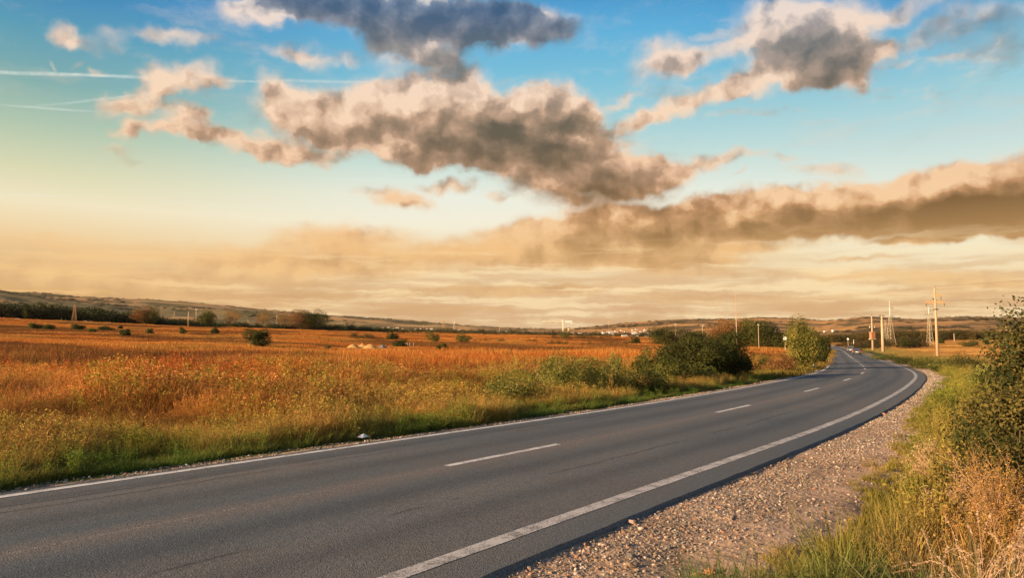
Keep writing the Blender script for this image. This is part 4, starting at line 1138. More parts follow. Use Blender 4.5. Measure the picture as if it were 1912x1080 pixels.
# right of the road
def right_bush(kind, label, D, px, w, h, mat, n, ls, seed, lobes=14, depth=None, **kw):
    a = math.atan((px - 956) / 1354.0); x, y = D * math.tan(a) , D
    p = Vector((x, y, tz(x, y))); return make_bush(kind, label, 'bush', p, w, h, mat, n=n, ls=ls, seed=seed, lobes=lobes, depth=depth, **kw)
right_bush('verge_bush', 'tall dark leafy bush at the right edge, its branches against the sky', 9.6, 1972, 1.5, 2.72, M_mixed, 36000, .052, 301, 7, shell=.3, stems=16, trunk_r=.05)
right_bush('verge_bush', 'lower green and russet bush at the foot of the tall one on the right', 10.6, 1868, 1.2, 1.95, M_mixed, 17000, .050, 302, 12, shell=.35, stems=14)
right_bush('verge_bush', 'rounded green bush with reddish leaves behind the dry shrub', 9.0, 1905, 1.6, 1.75, M_mixed, 17000, .05, 303, 12, shell=.35, stems=14)
for i, (px, row, w, top, mat, lab) in enumerate([
   (1652,673,50,662,M_mid,'first green bramble clump past the bend, nearest the cars'),
   (1725,689,56,668,M_mid,'bramble clump in line with the concrete power pole'),
   (1690,681,50,667,M_dark,'dark low bramble between the lattice tower and the power pole'),
   (1765,697,62,670,M_mid,'bramble clump with upright shoots right of the power pole'),
   (1802,706,70,664,M_mixed,'leafy bramble next to the tall bush on the right'),
   (1612,662,26,655,M_mid,'small tuft of bramble right behind the cars'),
   (1838,748,76,688,M_olive,'olive green weeds on the right just before the tall bush')]):
    px_bush('bramble', lab, 'bush', px, row, w, top, mat, n=5200 if w > 40 else 2600, ls=.085, lobes=10, seed=320 + i, group='brambles along the right verge', shell=.5)

def dry_shrub(label, D, px, h, seed, n_main=9, spread=.55, leafm=M_gold, leafn=9):
    r = np.random.default_rng(seed); a = math.atan((px - 956) / 1354.0); x, y = D * math.tan(a), D
    root = empty('dry_shrub', (x, y, tz(x, y))); tag(root, label, 'shrub')
    b = MB(); C = []
    def grow(p, d, L, rad, lev):
        pts = [p]; q = p.copy(); dd = d.copy()
        for i in range(4):
            dd = (dd + Vector(r.normal(0, .10, 3)) + Vector((0, 0, .05))).normalized(); q = q + dd * L / 4; pts.append(q.copy())
        b.path(pts, [rad, rad * .85, rad * .7, rad * .55, rad * .35], 5)
        if lev < 3:
            for i in range(5 if lev == 0 else 4):
                t = .3 + .7 * r.random(); k0 = min(3, int(t * 4)); s0 = pts[k0].lerp(pts[k0 + 1], t * 4 - k0)
                v = (dd + Vector(r.normal(0, .55, 3))).normalized()
                grow(s0, v, L * (.5 + .15 * r.random()), rad * .5, lev + 1)
        if lev >= 1:
            for _ in range(leafn): C.append(tuple(pts[int(r.integers(1, 5))] + Vector(r.normal(0, .022, 3))))
    for i in range(n_main):
        t = r.random() * 6.28; v = Vector((math.cos(t) * spread * r.random(), math.sin(t) * spread * r.random(), 1)).normalized()
        grow(Vector((r.normal(0, .04), r.normal(0, .04), -.03)), v, h * (.55 + .25 * r.random()), .0095, 0)
    b.build('stem', M_twig, root, smooth=True)
    V, Q, col = leaves(np.array(C), .022, seed=seed, aspect=.55)
    var = np.repeat(r.random(len(C)), 4)
    add('foliage', mesh_np('foliage', V, Q, attrs={'var': var}), leafm, root)
    return root
dry_shrub('dry orange shrub with bare branching stems below the tall right bush', 7.6, 1855, 1.2, 11, 6)
dry_shrub('smaller dry orange shrub pressed against the right edge of the photo', 7.3, 1935, 1.2, 12, 4)
dry_shrub('faded straw coloured shrub left of the big dry one', 8.6, 1768, .85, 13, 4, .7, M_straw, 7)
dry_shrub('sparse dry shrub behind the faded one on the verge', 10.4, 1745, .8, 14, 4, .7, M_straw, 6)

def straw_tuft(label, D, px, n, h, seed, lean=(.8, .1), heads=True, rad=.14):
    r = np.random.default_rng(seed); a = math.atan((px - 956) / 1354.0); x, y = D * math.tan(a), D
    root = empty('straw_tuft', (x, y, tz(x, y))); tag(root, label, 'grass')
    b = MB(); C = []; hb = MB()
    for i in range(n):
        H = h * (.6 + .5 * r.random()); az_ = math.atan2(lean[1], lean[0]) + r.normal(0, .75); out = H * (.35 + .5 * r.random())
        p0 = Vector((r.normal(0, rad), r.normal(0, rad), -.03)); pts = []
        drop = .35 + .5 * r.random()
        for j in range(9):
            t = j / 8; o = out * t ** 2.1; z = H * (t - drop * .55 * t ** 4)
            pts.append(p0 + Vector((math.cos(az_) * o, math.sin(az_) * o, z)))
        b.path(pts, [.0030 - .0014 * j / 8 for j in range(9)], 4)
        if heads:
            for j in range(46):
                t = .72 + .28 * r.random(); k0 = min(7, int(t * 8)); q = pts[k0].lerp(pts[k0 + 1], t * 8 - k0)
                C.append(tuple(q + Vector(r.normal(0, .0042, 3))))
    Vs, Qs = np.array(b.v), np.array(b.f)
    if C:
        V, Q, col = leaves(np.array(C), .020, seed=seed, aspect=.4)
        Vs, Qs = np.concatenate([Vs, V]), np.concatenate([Qs, Q + len(Vs)])
    var = np.repeat(r.random(len(Vs) // 4 + 1), 4)[:len(Vs)]
    add('stalk', mesh_np('stalk', Vs, Qs, attrs={'var': var}), M_straw, root)
    V, Q, col, _t, _d = blades(170, .22, h * .62, .006, .8, .8, .4, seed)
    add('blade', mesh_np('blade', V, Q, attrs={'var': np.repeat(r.random(170), 8)}), M_strawblade, root)
    return root
M_straw_s = simple('straw_stalk', (.78, .54, .36), .6, scale=20, var=.15)
M_strawblade = leaf_mat('straw_blades', (.10, .13, .04), (.42, .34, .16), .35)
straw_tuft('arching straw coloured grass with feathery heads, lowest at the right corner', 5.0, 1800, 60, 1.3, 41)
straw_tuft('second tuft of arching pale grass behind the corner one', 5.8, 1850, 44, 1.3, 42)
straw_tuft('thin bent straw grass left of the arching tufts', 5.5, 1715, 22, 1.0, 43)
straw_tuft('tall straight straw stems at the right edge', 5.0, 1890, 9, 1.6, 44, (.15, .1))
straw_tuft('small pale grass tuft near the gravel corner', 6.2, 1600, 9, .6, 45)

# ------------------------------------------------------------------ poles, pylons, masts
M_conc = simple('pale_concrete', (.58, .38, .22), .85, scale=2, var=.12)
M_galv = simple('galvanised_steel', (.66, .52, .34), .6, metal=0.1, var=.1)
M_ins = simple('insulator_brown', (.10, .06, .04), .35)
M_wood = simple('pole_wood', (.40, .27, .16), .9, var=.2)
M_white = simple('white_paint', (.80, .78, .74), .5, var=.05)
M_wire = simple('wire_aluminium', (.18, .15, .12), .5)
M_rustiron = simple('orange_steel', (.62, .34, .14), .6)
M_black = simple('black_rubber', (.02, .02, .02), .6)

M_arm = simple('weathered_arm', (.60, .32, .13), .8)
def stand(px, row):
    return hit(px, row) if row is not None else None
def place_thing(kind, label, cat, p, rz=0, group=None):
    o = empty(kind, p, rz); tag(o, label, cat, group); return o

def insulator(parent, x, z, L, rad=.13, y=0.0):
    b = MB(); b.tube((x, y, z), (x, y, z - L), .03, n=6)
    n = max(3, int(L / .22))
    for i in range(n):
        zz = z - L * (.15 + .8 * i / n); b.tube((x, y, zz), (x, y, zz - .07), rad * .55, rad, 8)
    return b.build('insulator', M_ins, parent)

def concrete_pylon(p, h, label):
    o = place_thing('power_pylon', label, 'pylon', p, R(-12), 'concrete pylons of the power line'); s = h / 16.0
    MB().tube((0, 0, -.3), (0, 0, h * .985), .34 * s, .17 * s, 12).build('pole', M_conc, o, smooth=True)
    MB().tube((0, 0, h * .975), (0, 0, h), .10 * s, .07 * s, 8).build('earth_wire_peak', M_ins, o)
    za = h * .868; zb = h * .775
    MB().box((.55 * s, 0, za), (1.6 * s, .2, .34 * s)).tube((.1, 0, za + .5 * s), (1.2 * s, 0, za + .05), .04, n=5).build('crossarm', M_arm, o)
    MB().box((0, 0, zb), (4.0 * s, .22, .36 * s)).tube((-1.7 * s, 0, zb + .1), (0, 0, zb + .75 * s), .04, n=5).tube((1.7 * s, 0, zb + .1), (0, 0, zb + .75 * s), .04, n=5).build('crossarm', M_arm, o)
    insulator(o, 1.22 * s, za - .1, .95 * s); insulator(o, -1.85 * s, zb - .1, .85 * s); insulator(o, 1.85 * s, zb - .1, .85 * s)
    MB().tube((0, 0, h * .667), (0, 0, h * .68), .36 * s, n=10).box((-.35 * s, 0, h * .668), (.7 * s, .12, .12)).box((.3 * s, 0, h * .674), (.6 * s, .2, .25 * s)).build('bracket', M_ins, o)
    MB().box((-.28 * s, 0, h * .82), (.4 * s, .2, .28 * s)).build('bracket', M_ins, o)
    return o, s
p = hit(1751, 668); h = height_for(p, 535)
py1, S1 = concrete_pylon(p, h, 'tall concrete power pylon with two crossarms in the golden stubble')
q = Vector((p.x * 1.02 + 17.0, p.y * .40, 0)); q.z = tz(q.x, q.y)
py2, S2 = concrete_pylon(q, h, 'next concrete pylon of the line, just outside the photo on the right')

def wire(a, b, sag, label, rad=.022, group='wires of the power line'):
    a, b = Vector(a), Vector(b); pts = []
    for i in range(25):
        t = i / 24; v = a.lerp(b, t); v.z -= sag * 4 * t * (1 - t); pts.append(v)
    o = MB().path(pts, [rad] * 25, 4).build('overhead_wire', M_wire); tag(o, label, 'wire', group); return o
def on(o, x, z):
    return Matrix.Rotation(o.rotation_euler.z, 4, 'Z') @ Vector((x, 0, z)) + o.location
for (x, zf, lab) in ((1.22, .868, 'uppermost overhead wire running right from the short crossarm'), (-1.85, .775, 'overhead wire from the left end of the long crossarm'), (1.85, .775, 'overhead wire from the right end of the long crossarm')):
    wire(on(py1, x * S1, h * zf - 1.0 * S1), on(py2, x * S2, h * zf - 1.0 * S2), 1.3, lab)
wire(on(py1, 0, h), on(py2, 0, h), .8, 'earth wire from the tip of the concrete pylon')

def lattice(p, h, wb, wt_, label, arms=(), mat=None, peak=0.0, group=None, bays=9, th=.09, legs=.13, ins=True, rz=.3):
    mat = mat or M_galv
    o = place_thing('lattice_tower', label, 'pylon', p, rz, group)
    hb = h * (1 - peak)
    def W(z): return wb + (wt_ - wb) * min(1, z / hb) ** .85
    for sx in (-1, 1):
        for sy in (-1, 1):
            b = MB()
            zs = np.linspace(0, hb, 5)
            for i in range(4): b.tube((sx * W(zs[i]) / 2, sy * W(zs[i]) / 2, zs[i] - (.3 if i == 0 else 0)), (sx * W(zs[i + 1]) / 2, sy * W(zs[i + 1]) / 2, zs[i + 1]), legs / 2, n=4)
            b.build('leg', mat, o)
    b = MB(); zz = [hb * (1 - (1 - i / bays) ** 1.25) for i in range(bays + 1)]
    for i in range(bays):
        z0, z1 = zz[i], zz[i + 1]; w0, w1 = W(z0) / 2, W(z1) / 2
        for (ax, ay, bx, by) in ((-1,-1,1,-1),(1,-1,1,1),(1,1,-1,1),(-1,1,-1,-1)):
            b.tube((ax * w0, ay * w0, z0), (bx * w1, by * w1, z1), th / 2, n=4); b.tube((bx * w0, by * w0, z0), (ax * w1, ay * w1, z1), th / 2, n=4)
            b.tube((ax * w1, ay * w1, z1), (bx * w1, by * w1, z1), th / 2, n=4)
    b.build('bracing', mat, o)
    if peak > 0:
        MB().tube((0, 0, hb - .2), (0, 0, h), wt_ * .35, .05, 6).build('mast', M_white if mat is M_galv else mat, o)
    for (zf, L, side) in arms:
        z = h * zf; b = MB()
        x0, x1 = (-L if side in (-1, 0) else 0), (L if side in (1, 0) else 0)
        b.box(((x0 + x1) / 2, 0, z), (x1 - x0, .18, .16)); b.tube((x0, 0, z), (0, 0, z + .5), th / 2, n=4); b.tube((x1, 0, z), (0, 0, z + .5), th / 2, n=4)
        b.build('crossarm', mat, o)
        if ins:
            for x in ((-L, L) if side == 0 else (L * side,)): insulator(o, x, z - .05, .7, .22)
    return o
def lat_px(px, row, top, wpx, label, D=None, **kw):
    p = hit(px, row) if D is None else at(px, D); h = height_for(p, top); s = p.y / 1354.0
    arms = [(a, L * s, sd) for a, L, sd in kw.pop('arms', ())]
    return lattice(p, h, wpx * s, kw.pop('wt', 2.2) * s, label, arms=arms, legs=max(.10, .48 * s), th=max(.05, .17 * s), **kw), p, h
G = 'steel lattice towers of the power line'
lat_px(1664, 648, 562, 13, 'tallest pale lattice tower with a white tip, right of the thick concrete pole', arms=((.84, 7, 1), (.67, 9, 1)), peak=.32, bays=9, group=G)
lat_px(1655, 641, 599, 7, 'short slender lattice tower between the thick pole and the tallest tower', bays=8, group=G, arms=((.97, 5, 0),))
lat_px(1737, 646, 573, 9, 'pale lattice tower just left of the tall concrete pylon', arms=((.82, 8, 0), (.93, 4, 1)), peak=.18, bays=8, group=G)
lat_px(136, 607, 568, 8, 'orange lattice tower standing before the wood on the left', D=388, mat=M_rustiron, peak=.1, bays=8, group=G, ins=False, arms=((.8, 3, 0),))
lat_px(828, 622, 595, 4, 'thin lattice mast over the far town, left of its twin', mat=M_rustiron, peak=.2, bays=8, group=G, ins=False)
lat_px(848, 622, 599, 4, 'white tipped lattice mast over the far town, right of its twin', mat=M_galv, peak=.25, bays=8, group=G, ins=False)

# transformer pole
p = hit(1630, 656); h = height_for(p, 590); s = p.y / 1354.0
o = place_thing('transformer_pole', 'concrete pole carrying a transformer box and cross insulators beside the road', 'utility pole', p, .2)
MB().tube((0, 0, -.3), (0, 0, h), 2.1 * s, 1.1 * s, 10).build('pole', M_conc, o, smooth=True)
t = MB().box((0, 0, h * .43), (8.0 * s, 6 * s, 10.5 * s)).box((0, 0, h * .43 + 6.2 * s), (9.4 * s, 7 * s, 1.2 * s)).build('transformer_box', simple('transformer_paint', (.55, .22, .10), .6), o)
MB().box((0, 0, h * .43 - 6.3 * s), (11 * s, 7 * s, 1.6 * s)).build('platform', M_conc, o)
MB().box((0, 0, h * .66), (9 * s, .9 * s, .9 * s)).build('crossarm', M_conc, o)
for x in (-5, 0, 5):
    MB().tube((x * s, 0, h * .66), (x * s, 0, h * .66 + 2.6 * s), 1.0 * s, .6 * s, 8).build('insulator', M_white, o)
MB().tube((0, 0, h * .99), (0, 0, h * 1.03), .9 * s, .5 * s, 8).build('insulator', M_ins, o)
# thick concrete pole
p = hit(1649, 659); h = height_for(p, 588); s = p.y / 1354.0
o = place_thing('utility_pole', 'thick tapered concrete pole with a crown of dark insulators', 'utility pole', p, .15)
MB().tube((0, 0, -.3), (0, 0, h * .97), 3.0 * s, 1.8 * s, 12).build('pole', simple('warm_concrete', (.60, .40, .24), .85, var=.12), o, smooth=True)
MB().box((-1.0 * s, 0, h * .89), (17 * s, 1.2 * s, 1.1 * s)).build('crossarm', M_ins, o)
MB().box((0, 0, h * .965), (11 * s, 1.2 * s, .9 * s)).build('crossarm', M_ins, o)
for x in (-5, -2, 1.5, 5): MB().tube((x * s, 0, h * .965), (x * s, 0, h * .965 + 2.2 * s), .9 * s, .5 * s, 7).build('insulator', M_ins, o)

def small_pole(px, row, top, label, wpx=1.6, arm=0, mat=None, D=None, group='thin poles scattered over the plain', rz=.2, armz=.93):
    p = hit(px, row) if D is None else at(px, D); h = height_for(p, top); s = p.y / 1354.0
    o = place_thing('utility_pole', label, 'utility pole', p, rz, group)
    MB().tube((0, 0, -.3), (0, 0, h), wpx * .45 * s, wpx * .30 * s, 8).build('pole', mat or M_conc, o, smooth=True)
    if arm:
        MB().box((0, 0, h * armz), (arm * 2 * s, .7 * s, .8 * s)).build('crossarm', mat or M_conc, o)
        for x in (-arm, arm): MB().tube((x * s * .9, 0, h * armz), (x * s * .9, 0, h * armz + 1.4 * s), .6 * s, .4 * s, 6).build('insulator', M_white, o)
    return o
small_pole(1262, 642, 604, 'wooden pole right of the dark broad tree beyond the thicket', 1.9, 2.5, M_conc)
small_pole(1312, 632, 607, 'pole with crossarm between the low dark tree and the olive tree', 1.6, 3, M_conc)
small_pole(1417, 641, 604, 'pole half hidden by the green brown tree right of the tall mast', 1.6, 2, M_conc, D=215)
small_pole(1782, 640, 623, 'short pale pole between the concrete pylon and the right bush', 1.8, 0, M_conc)
small_pole(1641, 640, 623, 'short grey pole between the transformer pole and the thick pole', 1.3, 0, M_galv)
small_pole(1880, 641, 606, 'wooden pole seen through the tall bush on the right', 3.2, 0, M_wood)
small_pole(112, 607, 594, 'short white post before the wood, left of the left lattice tower', 1.5, 0, M_galv, D=390)
small_pole(120, 607, 596, 'thin grey post just right of the short white one', 1.0, 0, M_galv, D=390)
small_pole(350, 613, 582, 'thin orange mast standing at the edge of the field', 2.6, 0, M_rustiron, D=388)
small_pole(366, 602, 577, 'pale pole on the slope behind the thin orange mast', 1.8, 1.5, M_conc)
small_pole(325, 596, 581, 'faint pole on the hillside left of the thin orange mast', 1.3, 0, M_conc)
small_pole(463, 606, 597, 'faint pole on the slope above the largest round bush', 1.3, 0, M_conc)
small_pole(517, 606, 587, 'pale mast at the left end of the tall grove', 1.6, 0, M_conc)
small_pole(644, 612, 603, 'thin pale pole over the hedge right of the tall grove', 1.2, 0, M_conc)
small_pole(791, 621, 608, 'slim pole among the trees left of the twin masts', 1.3, 0, M_conc)
small_pole(933, 622, 612, 'slim pole over the white houses left of the crane', 1.3, 0, M_conc)
small_pole(1137, 612, 599, 'distant red and grey mast on the hill right of the crane', 1.2, 0, M_rustiron)

# tall thin guyed mast
p = at(1376, 190); h = height_for(p, 541); s = p.y / 1354.0
o = place_thing('radio_mast', 'very tall thin mast with a small collar rising above the orange tree', 'mast', p)
MB().tube((0, 0, -.3), (0, 0, h * .55), 1.0 * s, .8 * s, 8).build('pole', M_conc, o); MB().tube((0, 0, h * .55), (0, 0, h), .5 * s, .3 * s, 8).build('antenna', M_rustiron, o)
MB().tube((0, 0, h * .545), (0, 0, h * .56), 1.5 * s, n=8).box((0, 0, h * .58), (5 * s, .4 * s, .5 * s)).build('collar', M_galv, o)

# tower crane
p = hit(1051, 623); h = height_for(p, 598); s = p.y / 1354.0
o = place_thing('tower_crane', 'pale tower crane over the town with its jib pointing left', 'crane', p)
M_crane = simple('crane_yellow_white', (.82, .76, .55), .5)
MB().box((0, 0, h * .45), (1.8 * s, 1.8 * s, h * .9)).build('mast', M_crane, o)
MB().box((-20 * s, 0, h * .87), (41 * s, .8 * s, .55 * s)).tube((-38 * s, 0, h * .875), (-1 * s, 0, h * 1.0), .22 * s, n=4).tube((-39 * s, 0, h * .90), (0, 0, h * .91), .2 * s, n=4).build('jib', M_crane, o)
MB().box((10 * s, 0, h * .88), (13 * s, 2 * s, 3.4 * s)).box((16.8 * s, 0, h * .84), (1.4 * s, 2 * s, 7 * s)).build('counterweight', M_white, o)
MB().box((-.5 * s, 0, h * .96), (3 * s, 2.4 * s, 3 * s)).tube((0, 0, h * .9), (0, 0, h * 1.04), .5 * s, n=5).build('cab', M_white, o)
MB().box((-20 * s, 0, h * .80), (1.6 * s, 1.2 * s, 1.3 * s)).tube((-20 * s, 0, h * .8), (-20 * s, 0, h * .87), .15 * s, n=4).build('trolley', M_ins, o)

# ------------------------------------------------------------------ houses of the far town
M_wallw = simple('pale_plaster', (.80, .72, .62), .8, var=.06, scale=.3); M_wallo = simple('ochre_plaster', (.66, .42, .22), .8, var=.06, scale=.3)
M_roofr = simple('brown_roof_tiles', (.30, .14, .08), .8); M_roofg = simple('pale_sheet_roof', (.66, .62, .56), .5); M_win = simple('window_glass', (.05, .06, .07), .2)
def house(px, row, wpx, hpx, label, wall=None, roof=None, depth=.8, rz=.25, flat=False, group=None, cat='house', kind='house', nwin=2):
    p = hit(px, row, 450); s = p.y / 1354.0; w, h, d = wpx * s, hpx * s, wpx * s * depth
    o = place_thing(kind, label, cat, p, rz, group)
    hw = h if flat else h * .62
    MB().box((0, 0, hw / 2 - .4), (w, d, hw + .8)).build('wall', wall or M_wallw, o)
    if flat: MB().box((0, 0, hw + .15), (w * 1.04, d * 1.04, .3)).build('roof', roof or M_roofg, o)
    else:
        b = MB(); x, y = w * .56, d * .56; z0, z1 = hw, h
        b.v = [(-x, -y, z0), (x, -y, z0), (x, y, z0), (-x, y, z0), (-x * .98, 0, z1), (x * .98, 0, z1)]
        b.f = [(0, 1, 5, 4), (2, 3, 4, 5), (0, 4, 3), (1, 2, 5), (3, 2, 1, 0)]
        b.build('roof', roof or M_roofr, o)
        MB().box((w * .2, d * .1, z1), (w * .08, w * .08, (z1 - z0) * .8)).build('chimney', M_wallo, o)
    for i in range(nwin):
        MB().box(((i + .5) / nwin * w - w / 2, -d / 2, hw * .55), (w * .14, .08, hw * .34)).build('window', M_win, o)
    return o
house(1066, 623, 10, 9, 'tan three storey block right of the crane', M_wallo, flat=True, kind='apartment_block', cat='building')
house(1074, 625, 8, 5, 'low pale house joined to the tan block by the crane', M_wallw)
house(1083, 624, 7, 4, 'small pale house last on the right of the crane')
house(1128, 624, 7, 6, 'white house with steep gable left of the long hall', M_wallw)
house(1141, 625, 8, 6, 'pale gabled house directly behind the long white hall', M_wallw, M_roofg)
house(1144, 629, 18, 4, 'long low white hall in the far town', M_wallw, M_roofg, .4, .1, True, kind='hall', cat='building')
house(1157, 624, 7, 5, 'pinkish house right of the long hall', M_wallo)
house(1170, 627, 8, 5, 'ochre house left of the lone white gable', M_wallo)
house(1184, 627, 8, 7, 'bright white house with a big gable, largest in the town', M_wallw, M_roofg, .9, 0)
house(1166, 632, 10, 4, 'low white shed below the ochre house', M_wallw, M_roofg, .6, .1, True)
house(1176, 635, 9, 5, 'white house nearest the field in the town', M_wallw, M_roofr)
house(1187, 635, 8, 4, 'low house with a red front nearest the field', simple('red_plaster', (.5, .12, .07), .8), M_roofr)
house(1200, 632, 20, 4, 'long white building at the right end of the town', M_wallw, M_roofg, .4, .1, True, kind='hall', cat='building')
house(1219, 630, 7, 4, 'small pale house left of the dark broad tree', M_wallw, M_roofg)
for i, (px, row) in enumerate([(1100,624),(1109,625),(1117,624),(1135,621),(1150,620),(1168,621),(1192,625),(1212,624),(1182,618),(1189,617),(1197,621),(1205,617),(1204,620),(1161,619)]):
    house(px, row, 4.5, 2.8, 'tiny white house scattered among and above the right part of the town', group='tiny houses on the slope above the town', nwin=1)
for i, px in enumerate([915,921,926,931,938,944,950,957,975,985,993,1002,1012]):
    house(px + random.uniform(-1, 1), 622.5 + random.uniform(-1, .8), random.uniform(4, 7), random.uniform(2.6, 4), 'tiny pale house in the row of the far town left of the crane', random.choice([M_wallw, M_wallw, M_wallo]), random.choice([M_roofr, M_roofg]), group='tiny houses left of the crane', nwin=1, rz=random.uniform(-.4, .4))
for i, px in enumerate([716,725,734,742,751,776,786,797,806,815,838,857,870,883]):
    house(px + random.uniform(-1, 1), np.interp(px, [716, 883], [614.5, 621]) + random.uniform(-1.6, .8), random.uniform(3.5, 6.5), random.uniform(2.4, 3.6), 'tiny pale house at the foot of the left hills near the twin masts', random.choice([M_wallw, M_wallw, M_wallo]), random.choice([M_roofr, M_roofg]), group='tiny houses near the twin masts', nwin=1, rz=random.uniform(-.4, .4))
house(1557, 620, 6, 3.6, 'small white building on the hill above the end of the road', M_wallw, M_roofg, flat=True)
house(1541, 621, 5, 2.2, 'low white building left of the one above the road end', M_wallw, M_roofg, flat=True)
for (px, lab) in ((30, 'low white shed in front of the far wood at the left edge'), (157, 'small pale shed between the wood and the left lattice tower'), (167, 'tiny white shed right beside the small pale one')):
    p = at(px, 388); s = p.y / 1354.0; o = place_thing('shed', lab, 'shed', p, .2)
    MB().box((0, 0, 1.0 * s), (6 * s, 5 * s, 3.0 * s)).build('wall', M_wallw, o); MB().box((0, 0, 2.9 * s), (7 * s, 6 * s, .8 * s)).build('roof', M_roofr, o)

# ------------------------------------------------------------------ sand heaps, rubble, stakes
def heap(px, row, wpx, toprow, label, mat, seed, ratio=.8, kind='sand_heap', cat='heap', rough=.12):
    p = hit(px, row); s = p.y / 1354.0; w = wpx * s; h = height_for(p, toprow); n = 28
    g = np.linspace(-1, 1, n); A, B = np.meshgrid(g, g); q = np.sqrt(A ** 2 + B ** 2)
    z = np.clip(1 - q, 0, 1) ** 1.0; z = np.where(z > .9, .9 + (z - .9) * .3, z) * (1 + rough * 2 * (fbm(A * 3 + seed, B * 3, 3) - .5)) + (fbm(A * 7 + seed, B * 7, 2) - .5) * rough * .6 * (q < 1)
    V = np.stack([A * w / 2, B * w / 2 * ratio, z * h - .1], -1).reshape(-1, 3)
    o = add(kind, mesh_np(kind, V, grid_faces(n, n), smooth=True), mat); o.location = p; tag(o, label, cat); return o
M_sand = simple('yellow_sand', (.62, .34, .12), .95, var=.3, scale=1.5, spec=.1)
M_rub = simple('grey_rubble', (.20, .17, .14), .95, var=.5, scale=2.0, spec=.1)
heap(660, 655, 48, 641, 'left heap of yellow sand in the field', M_sand, 3)
heap(691, 657, 50, 640.5, 'right heap of yellow sand with a steep side', M_sand, 9)
heap(677, 653, 44, 642.5, 'low ridge of broken sand between the two heaps', M_sand, 14, rough=.4)
heap(716, 655, 40, 642, 'dark flat spoil heap right of the sand', M_rub, 21, kind='spoil_heap', rough=.5)
heap(733, 653, 24, 648, 'low dark rubble heap beside the lone dark bush', M_rub, 25, kind='spoil_heap', rough=.6)
heap(630, 650, 12, 647, 'small pale lump of spoil left of the sand heaps', M_sand, 27, kind='spoil_heap', rough=.5)
for i, px in enumerate((758, 765, 772, 761)):
    p = hit(px, 650 - (i == 3) * 3); hh = height_for(p, 640.5)
    o = MB().box((0, 0, hh / 2 - .1), (.07, .07, hh + .2), taper=.8).build('stake', M_white); o.location = p; tag(o, 'short white stake in a loose row in the field right of the dark bush', 'stake', 'white stakes in the field')

